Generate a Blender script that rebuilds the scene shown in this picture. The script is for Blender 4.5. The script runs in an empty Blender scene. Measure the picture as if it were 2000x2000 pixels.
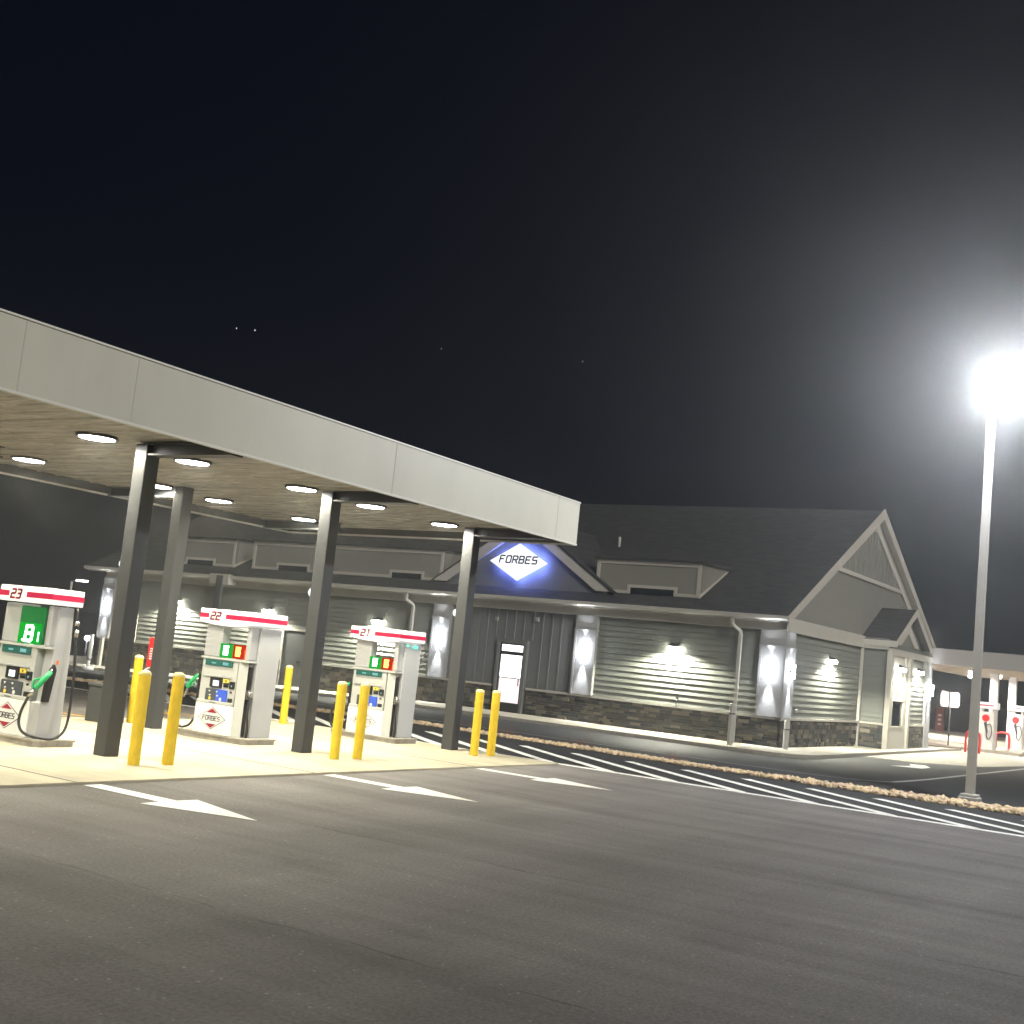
import bpy, bmesh, math, random
from mathutils import Vector, Matrix
random.seed(7)
R = math.radians
sc = bpy.context.scene
COL = sc.collection
# ------------------------------------------------------------ camera
CAMZ = 2.0
f_px, pitch, roll, yaw = 2369.1, 0.117465, 0.103022, 0.569674
fw = Vector((math.cos(yaw)*math.cos(pitch), math.sin(yaw)*math.cos(pitch), math.sin(pitch)))
rt = Vector((math.sin(yaw), -math.cos(yaw), 0)); up = rt.cross(fw)
r2 = rt*math.cos(roll) + up*math.sin(roll); u2 = -rt*math.sin(roll) + up*math.cos(roll)
cd = bpy.data.cameras.new('camera'); cam = bpy.data.objects.new('camera', cd); COL.objects.link(cam)
cam.matrix_world = Matrix(((r2.x, u2.x, -fw.x, 0), (r2.y, u2.y, -fw.y, 0), (r2.z, u2.z, -fw.z, CAMZ), (0, 0, 0, 1)))
cd.sensor_width = 36; cd.lens = 36*f_px/2000; cd.clip_end = 5000; cd.clip_start = 0.05
sc.camera = cam
# ------------------------------------------------------------ night sky, exposure
world = bpy.data.worlds.new('World'); sc.world = world; world.use_nodes = True
wn = world.node_tree; wn.nodes.clear()
tc = wn.nodes.new('ShaderNodeTexCoord'); sx = wn.nodes.new('ShaderNodeSeparateXYZ')
wr = wn.nodes.new('ShaderNodeValToRGB'); bg = wn.nodes.new('ShaderNodeBackground'); wo = wn.nodes.new('ShaderNodeOutputWorld')
wn.links.new(tc.outputs['Generated'], sx.inputs[0]); wn.links.new(sx.outputs['Z'], wr.inputs[0])
e = wr.color_ramp.elements
e[0].position = 0.0; e[0].color = (0.0075, 0.0095, 0.0105, 1)
e[1].position = 0.55; e[1].color = (0.0016, 0.0026, 0.0060, 1)
m_ = e.new(0.16); m_.color = (0.0040, 0.0054, 0.0092, 1)
m_ = e.new(0.30); m_.color = (0.0022, 0.0034, 0.0072, 1)
wn.links.new(wr.outputs[0], bg.inputs[0]); bg.inputs[1].default_value = 1.0
wn.links.new(bg.outputs[0], wo.inputs[0])
# soft sun lamp added in place of unseen site lighting behind the camera
sd = bpy.data.lights.new('site_fill', 'SUN'); sd.energy = 2.0; sd.angle = R(14); sd.color = (1, .965, .88)
so = bpy.data.objects.new('site_fill', sd); COL.objects.link(so); so.rotation_euler = Vector((.47, .74, -.50)).to_track_quat('-Z', 'Y').to_euler()
sc.view_settings.view_transform = 'Standard'; sc.view_settings.look = 'None'
sc.view_settings.exposure = 0; sc.view_settings.gamma = 1
sc.render.engine = 'CYCLES'
try:
    sc.cycles.use_denoising = True; sc.cycles.use_light_tree = True
    sc.cycles.max_bounces = 6; sc.cycles.diffuse_bounces = 3; sc.cycles.glossy_bounces = 3
    sc.cycles.sample_clamp_indirect = 6; sc.cycles.caustics_reflective = False; sc.cycles.caustics_refractive = False
except Exception: pass

GLOW_DENSITY = .0028
# ------------------------------------------------------------ helpers
def link(o, parent=None):
    COL.objects.link(o)
    if parent is not None: o.parent = parent
    return o
def tag(o, label=None, cat=None, group=None, kind=None):
    if label: o['label'] = label
    if cat: o['category'] = cat
    if group: o['group'] = group
    if kind: o['kind'] = kind
    return o
def thing(name, label, cat, loc=(0, 0, 0), rz=0, group=None):
    o = bpy.data.objects.new(name, None); o.empty_display_size = .2; link(o)
    o.location = loc; o.rotation_euler = (0, 0, rz)
    return tag(o, label, cat, group)
def copy_tree(o, parent=None):
    c = o.copy(); COL.objects.link(c); c.parent = parent
    for ch in list(o.children):
        copy_tree(ch, c)
    return c

class MB:
    """collects shapes; build() links them as ONE mesh object. o = origin subtracted from the vertices"""
    def __init__(s, o=(0, 0, 0)): s.v = []; s.f = []; s.m = []; s.sm = []; s.o = Vector(o); s.mi = 0; s.c = None; s.cols = []
    def add(s, vs, fs, smooth=False):
        n = len(s.v); s.v += [Vector(v) for v in vs]
        for f in fs:
            s.f.append([n+i for i in f]); s.m.append(s.mi); s.sm.append(smooth); s.cols.append(s.c)
    def box(s, x0, x1, y0, y1, z0, z1):
        if x0 > x1: x0, x1 = x1, x0
        if y0 > y1: y0, y1 = y1, y0
        if z0 > z1: z0, z1 = z1, z0
        s.add([(x0, y0, z0), (x1, y0, z0), (x1, y1, z0), (x0, y1, z0), (x0, y0, z1), (x1, y0, z1), (x1, y1, z1), (x0, y1, z1)],
              [(3, 2, 1, 0), (4, 5, 6, 7), (0, 1, 5, 4), (1, 2, 6, 5), (2, 3, 7, 6), (3, 0, 4, 7)])
    def prism(s, pts, ax, a, b):
        """polygon pts (2d) extruded along axis ax from a to b"""
        ar = sum(pts[i][0]*pts[(i+1) % len(pts)][1]-pts[(i+1) % len(pts)][0]*pts[i][1] for i in range(len(pts)))
        if ar < 0: pts = pts[::-1]
        def P(p, t):
            return (t, p[0], p[1]) if ax == 'x' else ((p[0], t, p[1]) if ax == 'y' else (p[0], p[1], t))
        n = len(pts); lo, hi = min(a, b), max(a, b)
        vs = [P(p, lo) for p in pts]+[P(p, hi) for p in pts]
        fs = [tuple(range(n))[::-1], tuple(range(n, 2*n))]+[(i, (i+1) % n, n+(i+1) % n, n+i) for i in range(n)]
        if ax == 'y': fs = [f[::-1] for f in fs]
        s.add(vs, fs)
    def cyl(s, p0, p1, r0, r1=None, n=16, caps=True, smooth=True):
        r1 = r0 if r1 is None else r1
        p0 = Vector(p0); p1 = Vector(p1); d = (p1-p0).normalized()
        a = d.orthogonal().normalized(); b = d.cross(a)
        vs = []
        for p, r in ((p0, r0), (p1, r1)):
            for i in range(n):
                t = 2*math.pi*i/n; vs.append(p+(a*math.cos(t)+b*math.sin(t))*r)
        s.add(vs, [(i, (i+1) % n, n+(i+1) % n, n+i) for i in range(n)], smooth)
        if caps:
            k = len(s.v)-2*n
            s.f += [[k+i for i in range(n)][::-1], [k+n+i for i in range(n)]]; s.m += [s.mi]*2; s.sm += [False]*2; s.cols += [s.c]*2
    def lathe(s, c, prof, n=20):
        c = Vector(c); vs = []
        for r, z in prof:
            for i in range(n):
                t = 2*math.pi*i/n; vs.append(c+Vector((r*math.cos(t), r*math.sin(t), z)))
        fs = []
        for k in range(len(prof)-1):
            for i in range(n):
                j = (i+1) % n; fs.append((k*n+i, k*n+j, (k+1)*n+j, (k+1)*n+i))
        s.add(vs, fs, True)
    def tube(s, pts, r, n=10, sub=6, closed=False):
        P = [Vector(p) for p in pts]
        if sub > 1 and len(P) > 2:
            Q = []
            for i in range(len(P)-1):
                a = P[max(i-1, 0)]; b = P[i]; c = P[i+1]; d = P[min(i+2, len(P)-1)]
                for k in range(sub):
                    t = k/sub
                    Q.append(.5*((2*b)+(c-a)*t+(2*a-5*b+4*c-d)*t*t+(3*b-a-3*c+d)*t**3))
            Q.append(P[-1]); P = Q
        vs = []; prev = None
        for i, p in enumerate(P):
            d = (P[min(i+1, len(P)-1)]-P[max(i-1, 0)]).normalized()
            a = prev if prev is not None else d.orthogonal().normalized()
            a = (a-d*a.dot(d)).normalized(); prev = a; b = d.cross(a)
            for k in range(n):
                t = 2*math.pi*k/n; vs.append(p+(a*math.cos(t)+b*math.sin(t))*r)
        fs = [(i*n+k, i*n+(k+1) % n, (i+1)*n+(k+1) % n, (i+1)*n+k) for i in range(len(P)-1) for k in range(n)]
        L = (len(P)-1)*n
        s.add(vs, fs, True)
        k = len(s.v)-len(vs)
        s.f += [[k+i for i in range(n)][::-1], [k+L+i for i in range(n)]]; s.m += [s.mi]*2; s.sm += [False]*2; s.cols += [s.c]*2
    def build(s, name, mats, parent=None, bevel=0):
        me = bpy.data.meshes.new(name)
        me.from_pydata([tuple(v-s.o) for v in s.v], [], s.f)
        if not isinstance(mats, (list, tuple)): mats = [mats]
        for m in mats: me.materials.append(m)
        me.polygons.foreach_set('material_index', s.m)
        me.polygons.foreach_set('use_smooth', s.sm)
        if any(c is not None for c in s.cols):
            at = me.color_attributes.new('tint', 'FLOAT_COLOR', 'CORNER')
            for p in me.polygons:
                c = s.cols[p.index] or (1, 1, 1)
                for li in p.loop_indices: at.data[li].color = (c[0], c[1], c[2], 1)
        me.update()
        o = bpy.data.objects.new(name, me); link(o, parent)
        if bevel:
            b = o.modifiers.new('bevel', 'BEVEL'); b.width = bevel; b.segments = 2; b.limit_method = 'ANGLE'; b.angle_limit = R(40)
        return o

def mat(name, col, rough=.6, metal=0, var=.0, scale=5, bump=0, bscale=40, emit=None, es=0, spec=None, stretch=None, var2=0, scale2=.3):
    m = bpy.data.materials.new(name); m.use_nodes = True
    nt = m.node_tree; b = nt.nodes['Principled BSDF']
    b.inputs['Base Color'].default_value = (*col, 1); b.inputs['Roughness'].default_value = rough; b.inputs['Metallic'].default_value = metal
    if spec is not None: b.inputs['Specular IOR Level'].default_value = spec
    if emit: b.inputs['Emission Color'].default_value = (*emit, 1); b.inputs['Emission Strength'].default_value = es
    t = nt.nodes.new('ShaderNodeTexCoord'); mp = nt.nodes.new('ShaderNodeMapping'); nt.links.new(t.outputs['Object'], mp.inputs[0])
    if stretch: mp.inputs['Scale'].default_value = stretch
    cur = None
    if var:
        n = nt.nodes.new('ShaderNodeTexNoise'); n.inputs['Scale'].default_value = scale; n.inputs['Detail'].default_value = 8; n.inputs['Roughness'].default_value = .65
        nt.links.new(mp.outputs[0], n.inputs['Vector'])
        mr = nt.nodes.new('ShaderNodeMapRange'); mr.inputs[1].default_value = .3; mr.inputs[2].default_value = .7
        mr.inputs[3].default_value = 1-var; mr.inputs[4].default_value = 1+var
        nt.links.new(n.outputs[0], mr.inputs[0]); cur = mr.outputs[0]
        if var2:
            n2 = nt.nodes.new('ShaderNodeTexNoise'); n2.inputs['Scale'].default_value = scale2; n2.inputs['Detail'].default_value = 5
            nt.links.new(mp.outputs[0], n2.inputs['Vector'])
            m2 = nt.nodes.new('ShaderNodeMapRange'); m2.inputs[1].default_value = .32; m2.inputs[2].default_value = .68
            m2.inputs[3].default_value = 1-var2; m2.inputs[4].default_value = 1+var2
            nt.links.new(n2.outputs[0], m2.inputs[0])
            mu = nt.nodes.new('ShaderNodeMath'); mu.operation = 'MULTIPLY'; nt.links.new(cur, mu.inputs[0]); nt.links.new(m2.outputs[0], mu.inputs[1]); cur = mu.outputs[0]
        vm = nt.nodes.new('ShaderNodeVectorMath'); vm.operation = 'SCALE'; vm.inputs[0].default_value = col
        nt.links.new(cur, vm.inputs['Scale']); nt.links.new(vm.outputs[0], b.inputs['Base Color'])
    if bump:
        n = nt.nodes.new('ShaderNodeTexNoise'); n.inputs['Scale'].default_value = bscale; n.inputs['Detail'].default_value = 6
        nt.links.new(mp.outputs[0], n.inputs['Vector'])
        bp = nt.nodes.new('ShaderNodeBump'); bp.inputs['Strength'].default_value = bump; bp.inputs['Distance'].default_value = .02
        nt.links.new(n.outputs[0], bp.inputs['Height']); nt.links.new(bp.outputs[0], b.inputs['Normal'])
    return m
def tintmat(name, rough=.85, bump=.6, bscale=30):
    m = bpy.data.materials.new(name); m.use_nodes = True; nt = m.node_tree; b = nt.nodes['Principled BSDF']
    a = nt.nodes.new('ShaderNodeAttribute'); a.attribute_name = 'tint'
    n = nt.nodes.new('ShaderNodeTexNoise'); n.inputs['Scale'].default_value = bscale; n.inputs['Detail'].default_value = 6
    t = nt.nodes.new('ShaderNodeTexCoord'); nt.links.new(t.outputs['Object'], n.inputs['Vector'])
    mr = nt.nodes.new('ShaderNodeMapRange'); mr.inputs[1].default_value = .3; mr.inputs[2].default_value = .7; mr.inputs[3].default_value = .7; mr.inputs[4].default_value = 1.3
    nt.links.new(n.outputs[0], mr.inputs[0])
    vm = nt.nodes.new('ShaderNodeVectorMath'); vm.operation = 'SCALE'; nt.links.new(a.outputs['Color'], vm.inputs[0]); nt.links.new(mr.outputs[0], vm.inputs['Scale'])
    nt.links.new(vm.outputs[0], b.inputs['Base Color']); b.inputs['Roughness'].default_value = rough
    bp = nt.nodes.new('ShaderNodeBump'); bp.inputs['Strength'].default_value = bump; bp.inputs['Distance'].default_value = .02
    nt.links.new(n.outputs[0], bp.inputs['Height']); nt.links.new(bp.outputs[0], b.inputs['Normal'])
    return m
def emis(name, col, s):
    m = bpy.data.materials.new(name); m.use_nodes = True; nt = m.node_tree; nt.nodes.clear()
    e = nt.nodes.new('ShaderNodeEmission'); e.inputs[0].default_value = (*col, 1); e.inputs[1].default_value = s
    o = nt.nodes.new('ShaderNodeOutputMaterial'); nt.links.new(e.outputs[0], o.inputs[0]); return m

M = {}
M['concrete_pad'] = mat('concrete_pad', (.45, .41, .30), .8, var=.22, scale=1.6, bump=.25, bscale=60, var2=.20, scale2=.5, stretch=(1, .38, 1))
M['concrete'] = mat('concrete', (.42, .39, .33), .85, var=.18, scale=6, bump=.4, bscale=40)
M['kerb'] = mat('kerb_concrete', (.34, .32, .28), .85, var=.2, scale=8, bump=.4, bscale=50)
M['asphalt_new'] = mat('asphalt_new', (.022, .023, .024), .72, var=.25, scale=30, bump=.5, bscale=120, var2=.15, scale2=.3)
M['paint'] = mat('road_paint', (.86, .85, .80), .6, var=.12, scale=25, bump=.3, bscale=90)
M['paint_dim'] = mat('worn_road_paint', (.42, .41, .39), .7, var=.2, scale=20)
M['yellow_line'] = mat('yellow_road_paint', (.62, .38, .05), .6, var=.15, scale=20)
M['fascia'] = mat('fascia_metal', (.53, .52, .445), .5, metal=.0, var=.05, scale=1.6, bump=.10, bscale=1.5, stretch=(1, 1, .35), var2=.05, scale2=.5)
M['fascia_trim'] = mat('fascia_trim', (.66, .65, .60), .4)
M['steel_dark'] = mat('painted_dark_steel', (.050, .052, .056), .38, var=.14, scale=5, bump=.05, bscale=8, stretch=(1, 1, .3), var2=.10, scale2=.8)
M['yellow'] = mat('bollard_yellow', (.86, .60, .035), .48, var=.14, scale=11, bump=.15, bscale=30, stretch=(1, 1, .5), var2=.08, scale2=1.5)
M['cap'] = mat('bollard_cap', (.78, .66, .30), .5)
M['siding'] = mat('lap_siding', (.20, .21, .185), .7, var=.06, scale=3, stretch=(1, .3, 6))
M['panel'] = mat('board_and_batten', (.15, .155, .155), .65, var=.05, scale=3)
M['gable'] = mat('gable_siding', (.22, .215, .185), .75, var=.05, scale=2)
M['dormer_wall'] = mat('dormer_siding', (.24, .235, .20), .75, var=.05, scale=2)
M['trim'] = mat('cream_trim', (.52, .49, .43), .6, var=.04, scale=3)
M['gutter'] = mat('gutter_metal', (.54, .52, .46), .45)
M['pilaster'] = mat('pilaster_panel', (.31, .31, .30), .55, var=.04, scale=3)
M['stone'] = tintmat('stacked_stone')
M['rock'] = tintmat('riprap_rock', bscale=20)
M['window'] = mat('dark_glass', (.012, .018, .022), .08, spec=.8)
M['door_frame'] = mat('door_frame_black', (.02, .024, .024), .35)
M['door_grey'] = mat('door_grey', (.085, .09, .092), .45)
M['chrome'] = mat('brushed_metal', (.62, .60, .57), .25, metal=1, bump=.1, bscale=4, stretch=(20, 20, .6))
M['metal'] = mat('satin_metal', (.55, .55, .54), .38, metal=.7, bump=.05, bscale=6, stretch=(10, 10, .5))
M['pump_side'] = mat('pump_grey_metal', (.56, .565, .575), .38, metal=.35, var=.04, scale=2, bump=.12, bscale=1.6)
M['pump_white'] = mat('pump_white', (.84, .84, .79), .4, var=.03, scale=3)
M['pump_silver'] = mat('pump_silver', (.62, .63, .60), .42, metal=.3)
M['pump_head'] = mat('pump_header_white', (.80, .79, .78), .4, emit=(1, .97, .95), es=.42)
M['pump_red'] = mat('pump_header_red', (.42, .004, .05), .4, emit=(.9, .005, .10), es=.10)
M['logo_red'] = mat('logo_red', (.26, .004, .020), .45)
M['black'] = mat('black_plastic', (.012, .012, .013), .4)
M['rubber'] = mat('black_rubber', (.018, .018, .02), .45)
M['dark_panel'] = mat('dark_keypad', (.055, .065, .08), .4)
M['blue_panel'] = mat('blue_keypad', (.03, .08, .42), .4, emit=(.05, .12, .8), es=.25)
M['nozzle_green'] = mat('nozzle_green', (.01, .32, .10), .4)
M['red'] = mat('red_paint', (.55, .02, .02), .45)
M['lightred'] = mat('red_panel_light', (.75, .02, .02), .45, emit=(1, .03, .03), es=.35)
M['white'] = mat('white_paint', (.75, .74, .72), .5)
M['pole'] = mat('galvanised_pole', (.46, .45, .42), .5, var=.04, scale=4)
M['bin'] = mat('bin_grey', (.06, .064, .066), .5)
M['led'] = emis('led_white', (1, .98, .95), 30)
M['led_lamp'] = emis('lamp_led', (.93, .97, 1), 260)
M['led_sconce'] = emis('sconce_led', (.90, .93, 1), 38)
M['led_wall'] = emis('wall_pack_led', (1, 1, .86), 90)
M['pane'] = emis('lit_pane', (1, .99, .97), 3)
M['pane_pink'] = emis('lit_pane_lower', (1, .88, .88), 1.25)
M['sign_white'] = emis('sign_face', (.94, .96, 1), 1.35)
M['sign_blue'] = emis('sign_edge_blue', (.15, .22, 1), 26)
M['sign_text'] = mat('sign_text_navy', (.012, .010, .07), .5)
M['sign_faint'] = emis('sign_faint_mark', (1, .82, .84), 1.1)
M['green_glow'] = emis('green_display', (.0, .48, .03), 1.0)
M['green_text'] = emis('green_display_digits', (.75, 1, .88), 4)
M['red_glow'] = emis('red_display', (.60, .02, .004), 1.0)
M['red_text'] = emis('red_display_digits', (1, .45, .10), 4)
M['lcd'] = mat('teal_lcd', (.02, .09, .075), .25, emit=(.1, .8, .7), es=.03)
M['lcd_text'] = emis('lcd_digits', (.35, .75, .72), .8)
M['screen'] = emis('lit_screen', (.9, 1, 1), 1.6)
M['star'] = emis('star_light', (1, 1, 1), 1.2)
M['far_lamp'] = emis('far_lamp', (1, .93, .75), 8)
M['green_led'] = emis('green_led', (.05, 1, .6), 6)
M['orange'] = mat('orange_sticker', (.8, .16, .03), .5, emit=(1, .2, .03), es=.2)
M['yellow_sticker'] = mat('yellow_sticker', (.8, .62, .08), .5)

def asphalt_old():
    m = bpy.data.materials.new('asphalt_worn'); m.use_nodes = True; nt = m.node_tree; b = nt.nodes['Principled BSDF']
    t = nt.nodes.new('ShaderNodeTexCoord')
    def noise(scale, det, sc_=(1, 1, 1), rot=0, lo=.3, hi=.7, a=.8, z=1.2, rough=.6):
        mp = nt.nodes.new('ShaderNodeMapping'); mp.inputs['Scale'].default_value = sc_; mp.inputs['Rotation'].default_value = (0, 0, rot)
        nt.links.new(t.outputs['Object'], mp.inputs[0])
        n = nt.nodes.new('ShaderNodeTexNoise'); n.inputs['Scale'].default_value = scale; n.inputs['Detail'].default_value = det; n.inputs['Roughness'].default_value = rough
        nt.links.new(mp.outputs[0], n.inputs['Vector'])
        mr = nt.nodes.new('ShaderNodeMapRange'); mr.inputs[1].default_value = lo; mr.inputs[2].default_value = hi; mr.inputs[3].default_value = a; mr.inputs[4].default_value = z
        nt.links.new(n.outputs[0], mr.inputs[0]); return mr.outputs[0], n.outputs[0]
    fine, finer = noise(30, 10, a=.55, z=1.48, rough=.78)
    wheel, _ = noise(.8, 6, (1.5, .13, 1), R(6), a=.68, z=1.30)
    cross, _ = noise(.6, 5, (.2, 1.3, 1), R(-18), a=.84, z=1.15)
    big, _ = noise(.12, 4, a=.88, z=1.12)
    cur = fine
    for x in (wheel, cross, big):
        mu = nt.nodes.new('ShaderNodeMath'); mu.operation = 'MULTIPLY'; nt.links.new(cur, mu.inputs[0]); nt.links.new(x, mu.inputs[1]); cur = mu.outputs[0]
    # paving joints every lane width, slightly wavy
    def M_(op, a, b=None, c=None):
        n = nt.nodes.new('ShaderNodeMath'); n.operation = op
        for i, v in enumerate((a, b, c)):
            if v is None: continue
            if isinstance(v, (int, float)): n.inputs[i].default_value = v
            else: nt.links.new(v, n.inputs[i])
        return n.outputs[0]
    sp = nt.nodes.new('ShaderNodeSeparateXYZ'); nt.links.new(t.outputs['Object'], sp.inputs[0])
    wob, _ = noise(1.3, 6, a=-.06, z=.06); brk, _ = noise(.9, 4, lo=.45, hi=.6, a=0, z=1)
    fx = M_('ABSOLUTE', M_('SUBTRACT', M_('FRACT', M_('DIVIDE', M_('ADD', M_('ADD', sp.outputs['X'], wob), 2.4), 3.6)), .5))
    seam = M_('MULTIPLY', M_('LESS_THAN', fx, .0045), brk)
    cur = M_('MULTIPLY', cur, M_('SUBTRACT', 1, M_('MULTIPLY', seam, .45)))
    vo = nt.nodes.new('ShaderNodeTexVoronoi'); vo.inputs['Scale'].default_value = 14; nt.links.new(t.outputs['Object'], vo.inputs['Vector'])
    sepc = nt.nodes.new('ShaderNodeSeparateColor'); nt.links.new(vo.outputs['Color'], sepc.inputs[0])
    speck = M_('MULTIPLY', M_('LESS_THAN', vo.outputs['Distance'], .16), M_('GREATER_THAN', sepc.outputs[0], .86))
    cur = M_('MULTIPLY', cur, M_('ADD', 1, M_('MULTIPLY', speck, .9)))
    # oil and tyre stains
    st, _ = noise(.9, 6, (1.1, .5, 1), lo=.60, hi=.74, a=1, z=.72)
    cur = M_('MULTIPLY', cur, st)
    vm = nt.nodes.new('ShaderNodeVectorMath'); vm.operation = 'SCALE'; vm.inputs[0].default_value = (.205, .189, .180)
    nt.links.new(cur, vm.inputs['Scale']); nt.links.new(vm.outputs[0], b.inputs['Base Color'])
    b.inputs['Roughness'].default_value = .7; b.inputs['Specular IOR Level'].default_value = .35
    bp = nt.nodes.new('ShaderNodeBump'); bp.inputs['Strength'].default_value = .9; bp.inputs['Distance'].default_value = .03
    nt.links.new(finer, bp.inputs['Height'])
    _, med = noise(7, 8, (1, 1, 1), a=0, z=1, rough=.7)
    bp2 = nt.nodes.new('ShaderNodeBump'); bp2.inputs['Strength'].default_value = .7; bp2.inputs['Distance'].default_value = .03
    nt.links.new(med, bp2.inputs['Height']); nt.links.new(bp.outputs[0], bp2.inputs['Normal'])
    nt.links.new(bp2.outputs[0], b.inputs['Normal'])
    return m
M['asphalt_old'] = asphalt_old()

def soffit_mat():
    m = bpy.data.materials.new('soffit_panels'); m.use_nodes = True; nt = m.node_tree; b = nt.nodes['Principled BSDF']
    t = nt.nodes.new('ShaderNodeTexCoord'); mp = nt.nodes.new('ShaderNodeMapping'); mp.inputs['Scale'].default_value = (4.2, .75, 1)
    nt.links.new(t.outputs['Object'], mp.inputs[0])
    n = nt.nodes.new('ShaderNodeTexNoise'); n.inputs['Scale'].default_value = 1.6; n.inputs['Detail'].default_value = 7; n.inputs['Roughness'].default_value = .62; n.inputs['Distortion'].default_value = 1.1
    nt.links.new(mp.outputs[0], n.inputs['Vector'])
    cr = nt.nodes.new('ShaderNodeValToRGB'); el = cr.color_ramp.elements
    el[0].position = .30; el[0].color = (.24, .228, .215, 1); el[1].position = .72; el[1].color = (.64, .61, .57, 1)  # wavy reflection streaks painted into the panel colour
    q = el.new(.5); q.color = (.37, .352, .33, 1)
    nt.links.new(n.outputs[0], cr.inputs[0]); nt.links.new(cr.outputs[0], b.inputs['Base Color'])
    b.inputs['Roughness'].default_value = .42; b.inputs['Metallic'].default_value = .25
    bp = nt.nodes.new('ShaderNodeBump'); bp.inputs['Strength'].default_value = .5; bp.inputs['Distance'].default_value = .04
    nt.links.new(n.outputs[0], bp.inputs['Height']); nt.links.new(bp.outputs[0], b.inputs['Normal'])
    return m
M['soffit'] = soffit_mat()

def shingles():
    m = bpy.data.materials.new('asphalt_shingles'); m.use_nodes = True; nt = m.node_tree; b = nt.nodes['Principled BSDF']
    t = nt.nodes.new('ShaderNodeTexCoord'); mp = nt.nodes.new('ShaderNodeMapping')
    sp = nt.nodes.new('ShaderNodeSeparateXYZ'); cb = nt.nodes.new('ShaderNodeCombineXYZ')
    nt.links.new(t.outputs['Object'], sp.inputs[0]); nt.links.new(sp.outputs['Y'], cb.inputs['X']); nt.links.new(sp.outputs['Z'], cb.inputs['Y'])
    br = nt.nodes.new('ShaderNodeTexBrick'); br.inputs['Scale'].default_value = 1
    br.inputs['Brick Width'].default_value = .35; br.inputs['Row Height'].default_value = .075; br.inputs['Mortar Size'].default_value = .006
    br.inputs['Color1'].default_value = (.032, .035, .037, 1); br.inputs['Color2'].default_value = (.062, .064, .061, 1); br.inputs['Mortar'].default_value = (.02, .02, .02, 1)
    nt.links.new(cb.outputs[0], br.inputs['Vector']); nt.links.new(br.outputs['Color'], b.inputs['Base Color'])
    b.inputs['Roughness'].default_value = .9
    bp = nt.nodes.new('ShaderNodeBump'); bp.inputs['Strength'].default_value = .4; bp.inputs['Distance'].default_value = .01
    nt.links.new(br.outputs['Fac'], bp.inputs['Height']); nt.links.new(bp.outputs[0], b.inputs['Normal'])
    return m
M['shingles'] = shingles()

def area(name, loc, rot, size, power, col, spread=None, shape='DISK', size_y=None):
    d = bpy.data.lights.new(name, 'AREA'); d.shape = shape; d.size = size; d.energy = power; d.color = col
    if size_y: d.size_y = size_y
    if spread: d.spread = R(spread)
    o = bpy.data.objects.new(name, d); link(o); o.location = loc; o.rotation_euler = rot; return o
def point(name, loc, power, col, rad=.05):
    d = bpy.data.lights.new(name, 'POINT'); d.energy = power; d.color = col; d.shadow_soft_size = rad
    o = bpy.data.objects.new(name, d); link(o); o.location = loc; return o
def spot(name, loc, aim, power, col, angle, blend=.6, rad=.05):
    d = bpy.data.lights.new(name, 'SPOT'); d.energy = power; d.color = col; d.spot_size = R(angle); d.spot_blend = blend; d.shadow_soft_size = rad
    o = bpy.data.objects.new(name, d); link(o); o.location = loc
    o.rotation_euler = (Vector(aim)-Vector(loc)).to_track_quat('-Z', 'Y').to_euler(); return o

# stroke letters, squared off like the photograph's; unit box 0..1 x 0..1.2
GL = {'F': [[(.95, 1.2), (.12, 1.2), (0, 1.05), (0, 0)], [(0, .62), (.75, .62)]],
      'O': [[(.15, 0), (.85, 0), (1, .15), (1, 1.05), (.85, 1.2), (.15, 1.2), (0, 1.05), (0, .15), (.15, 0)]],
      'R': [[(0, 0), (0, 1.2), (.8, 1.2), (1, 1.05), (1, .7), (.8, .56), (0, .56)], [(.6, .56), (1, 0)]],
      'B': [[(0, 0), (0, 1.2), (.78, 1.2), (.95, 1.08), (.95, .75), (.78, .62), (0, .62)], [(.78, .62), (1, .5), (1, .14), (.82, 0), (0, 0)]],
      'E': [[(.95, 1.2), (.1, 1.2), (0, 1.1), (0, .1), (.1, 0), (.95, 0)], [(0, .62), (.8, .62)]],
      'S': [[(.95, 1.2), (.15, 1.2), (0, 1.08), (0, .74), (.15, .62), (.85, .62), (1, .5), (1, .12), (.85, 0), (.05, 0)]],
      '2': [[(.02, 1.2), (.85, 1.2), (1, 1.08), (1, .74), (.85, .62), (.15, .62), (0, .5), (0, 0), (1, 0)]],
      '1': [[(.25, 1.2), (.6, 1.2), (.6, 0)]],
      '3': [[(.02, 1.2), (.85, 1.2), (1, 1.08), (1, .74), (.85, .62), (.25, .62)], [(.85, .62), (1, .5), (1, .12), (.85, 0), (0, 0)]]}
def lettering(mb, text, org, ux, uz, h, w, gap, th, depth, slant=.18):
    """org lower-left corner, ux reading direction, uz up, both unit vectors; strokes of thickness th standing depth proud"""
    org = Vector(org); ux = Vector(ux); uz = Vector(uz); nn = ux.cross(uz)
    x = 0
    def P(a, b, n): return org+ux*(a+b*slant)+uz*b+nn*n
    for ch in text:
        for st in GL[ch]:
            for (a, b), (c, d) in zip(st[:-1], st[1:]):
                p = Vector((x+a*w, b/1.2*h)); q = Vector((x+c*w, d/1.2*h)); t = (q-p).normalized(); n = Vector((-t.y, t.x))*th/2; t = t*th*.35
                c4 = [p-t-n, q+t-n, q+t+n, p-t+n]
                vs = [P(k.x, k.y, 0) for k in c4]+[P(k.x, k.y, depth) for k in c4]
                mb.add(vs, [(3, 2, 1, 0), (4, 5, 6, 7), (0, 1, 5, 4), (1, 2, 6, 5), (2, 3, 7, 6), (3, 0, 4, 7)])
        x += w+gap

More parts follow.
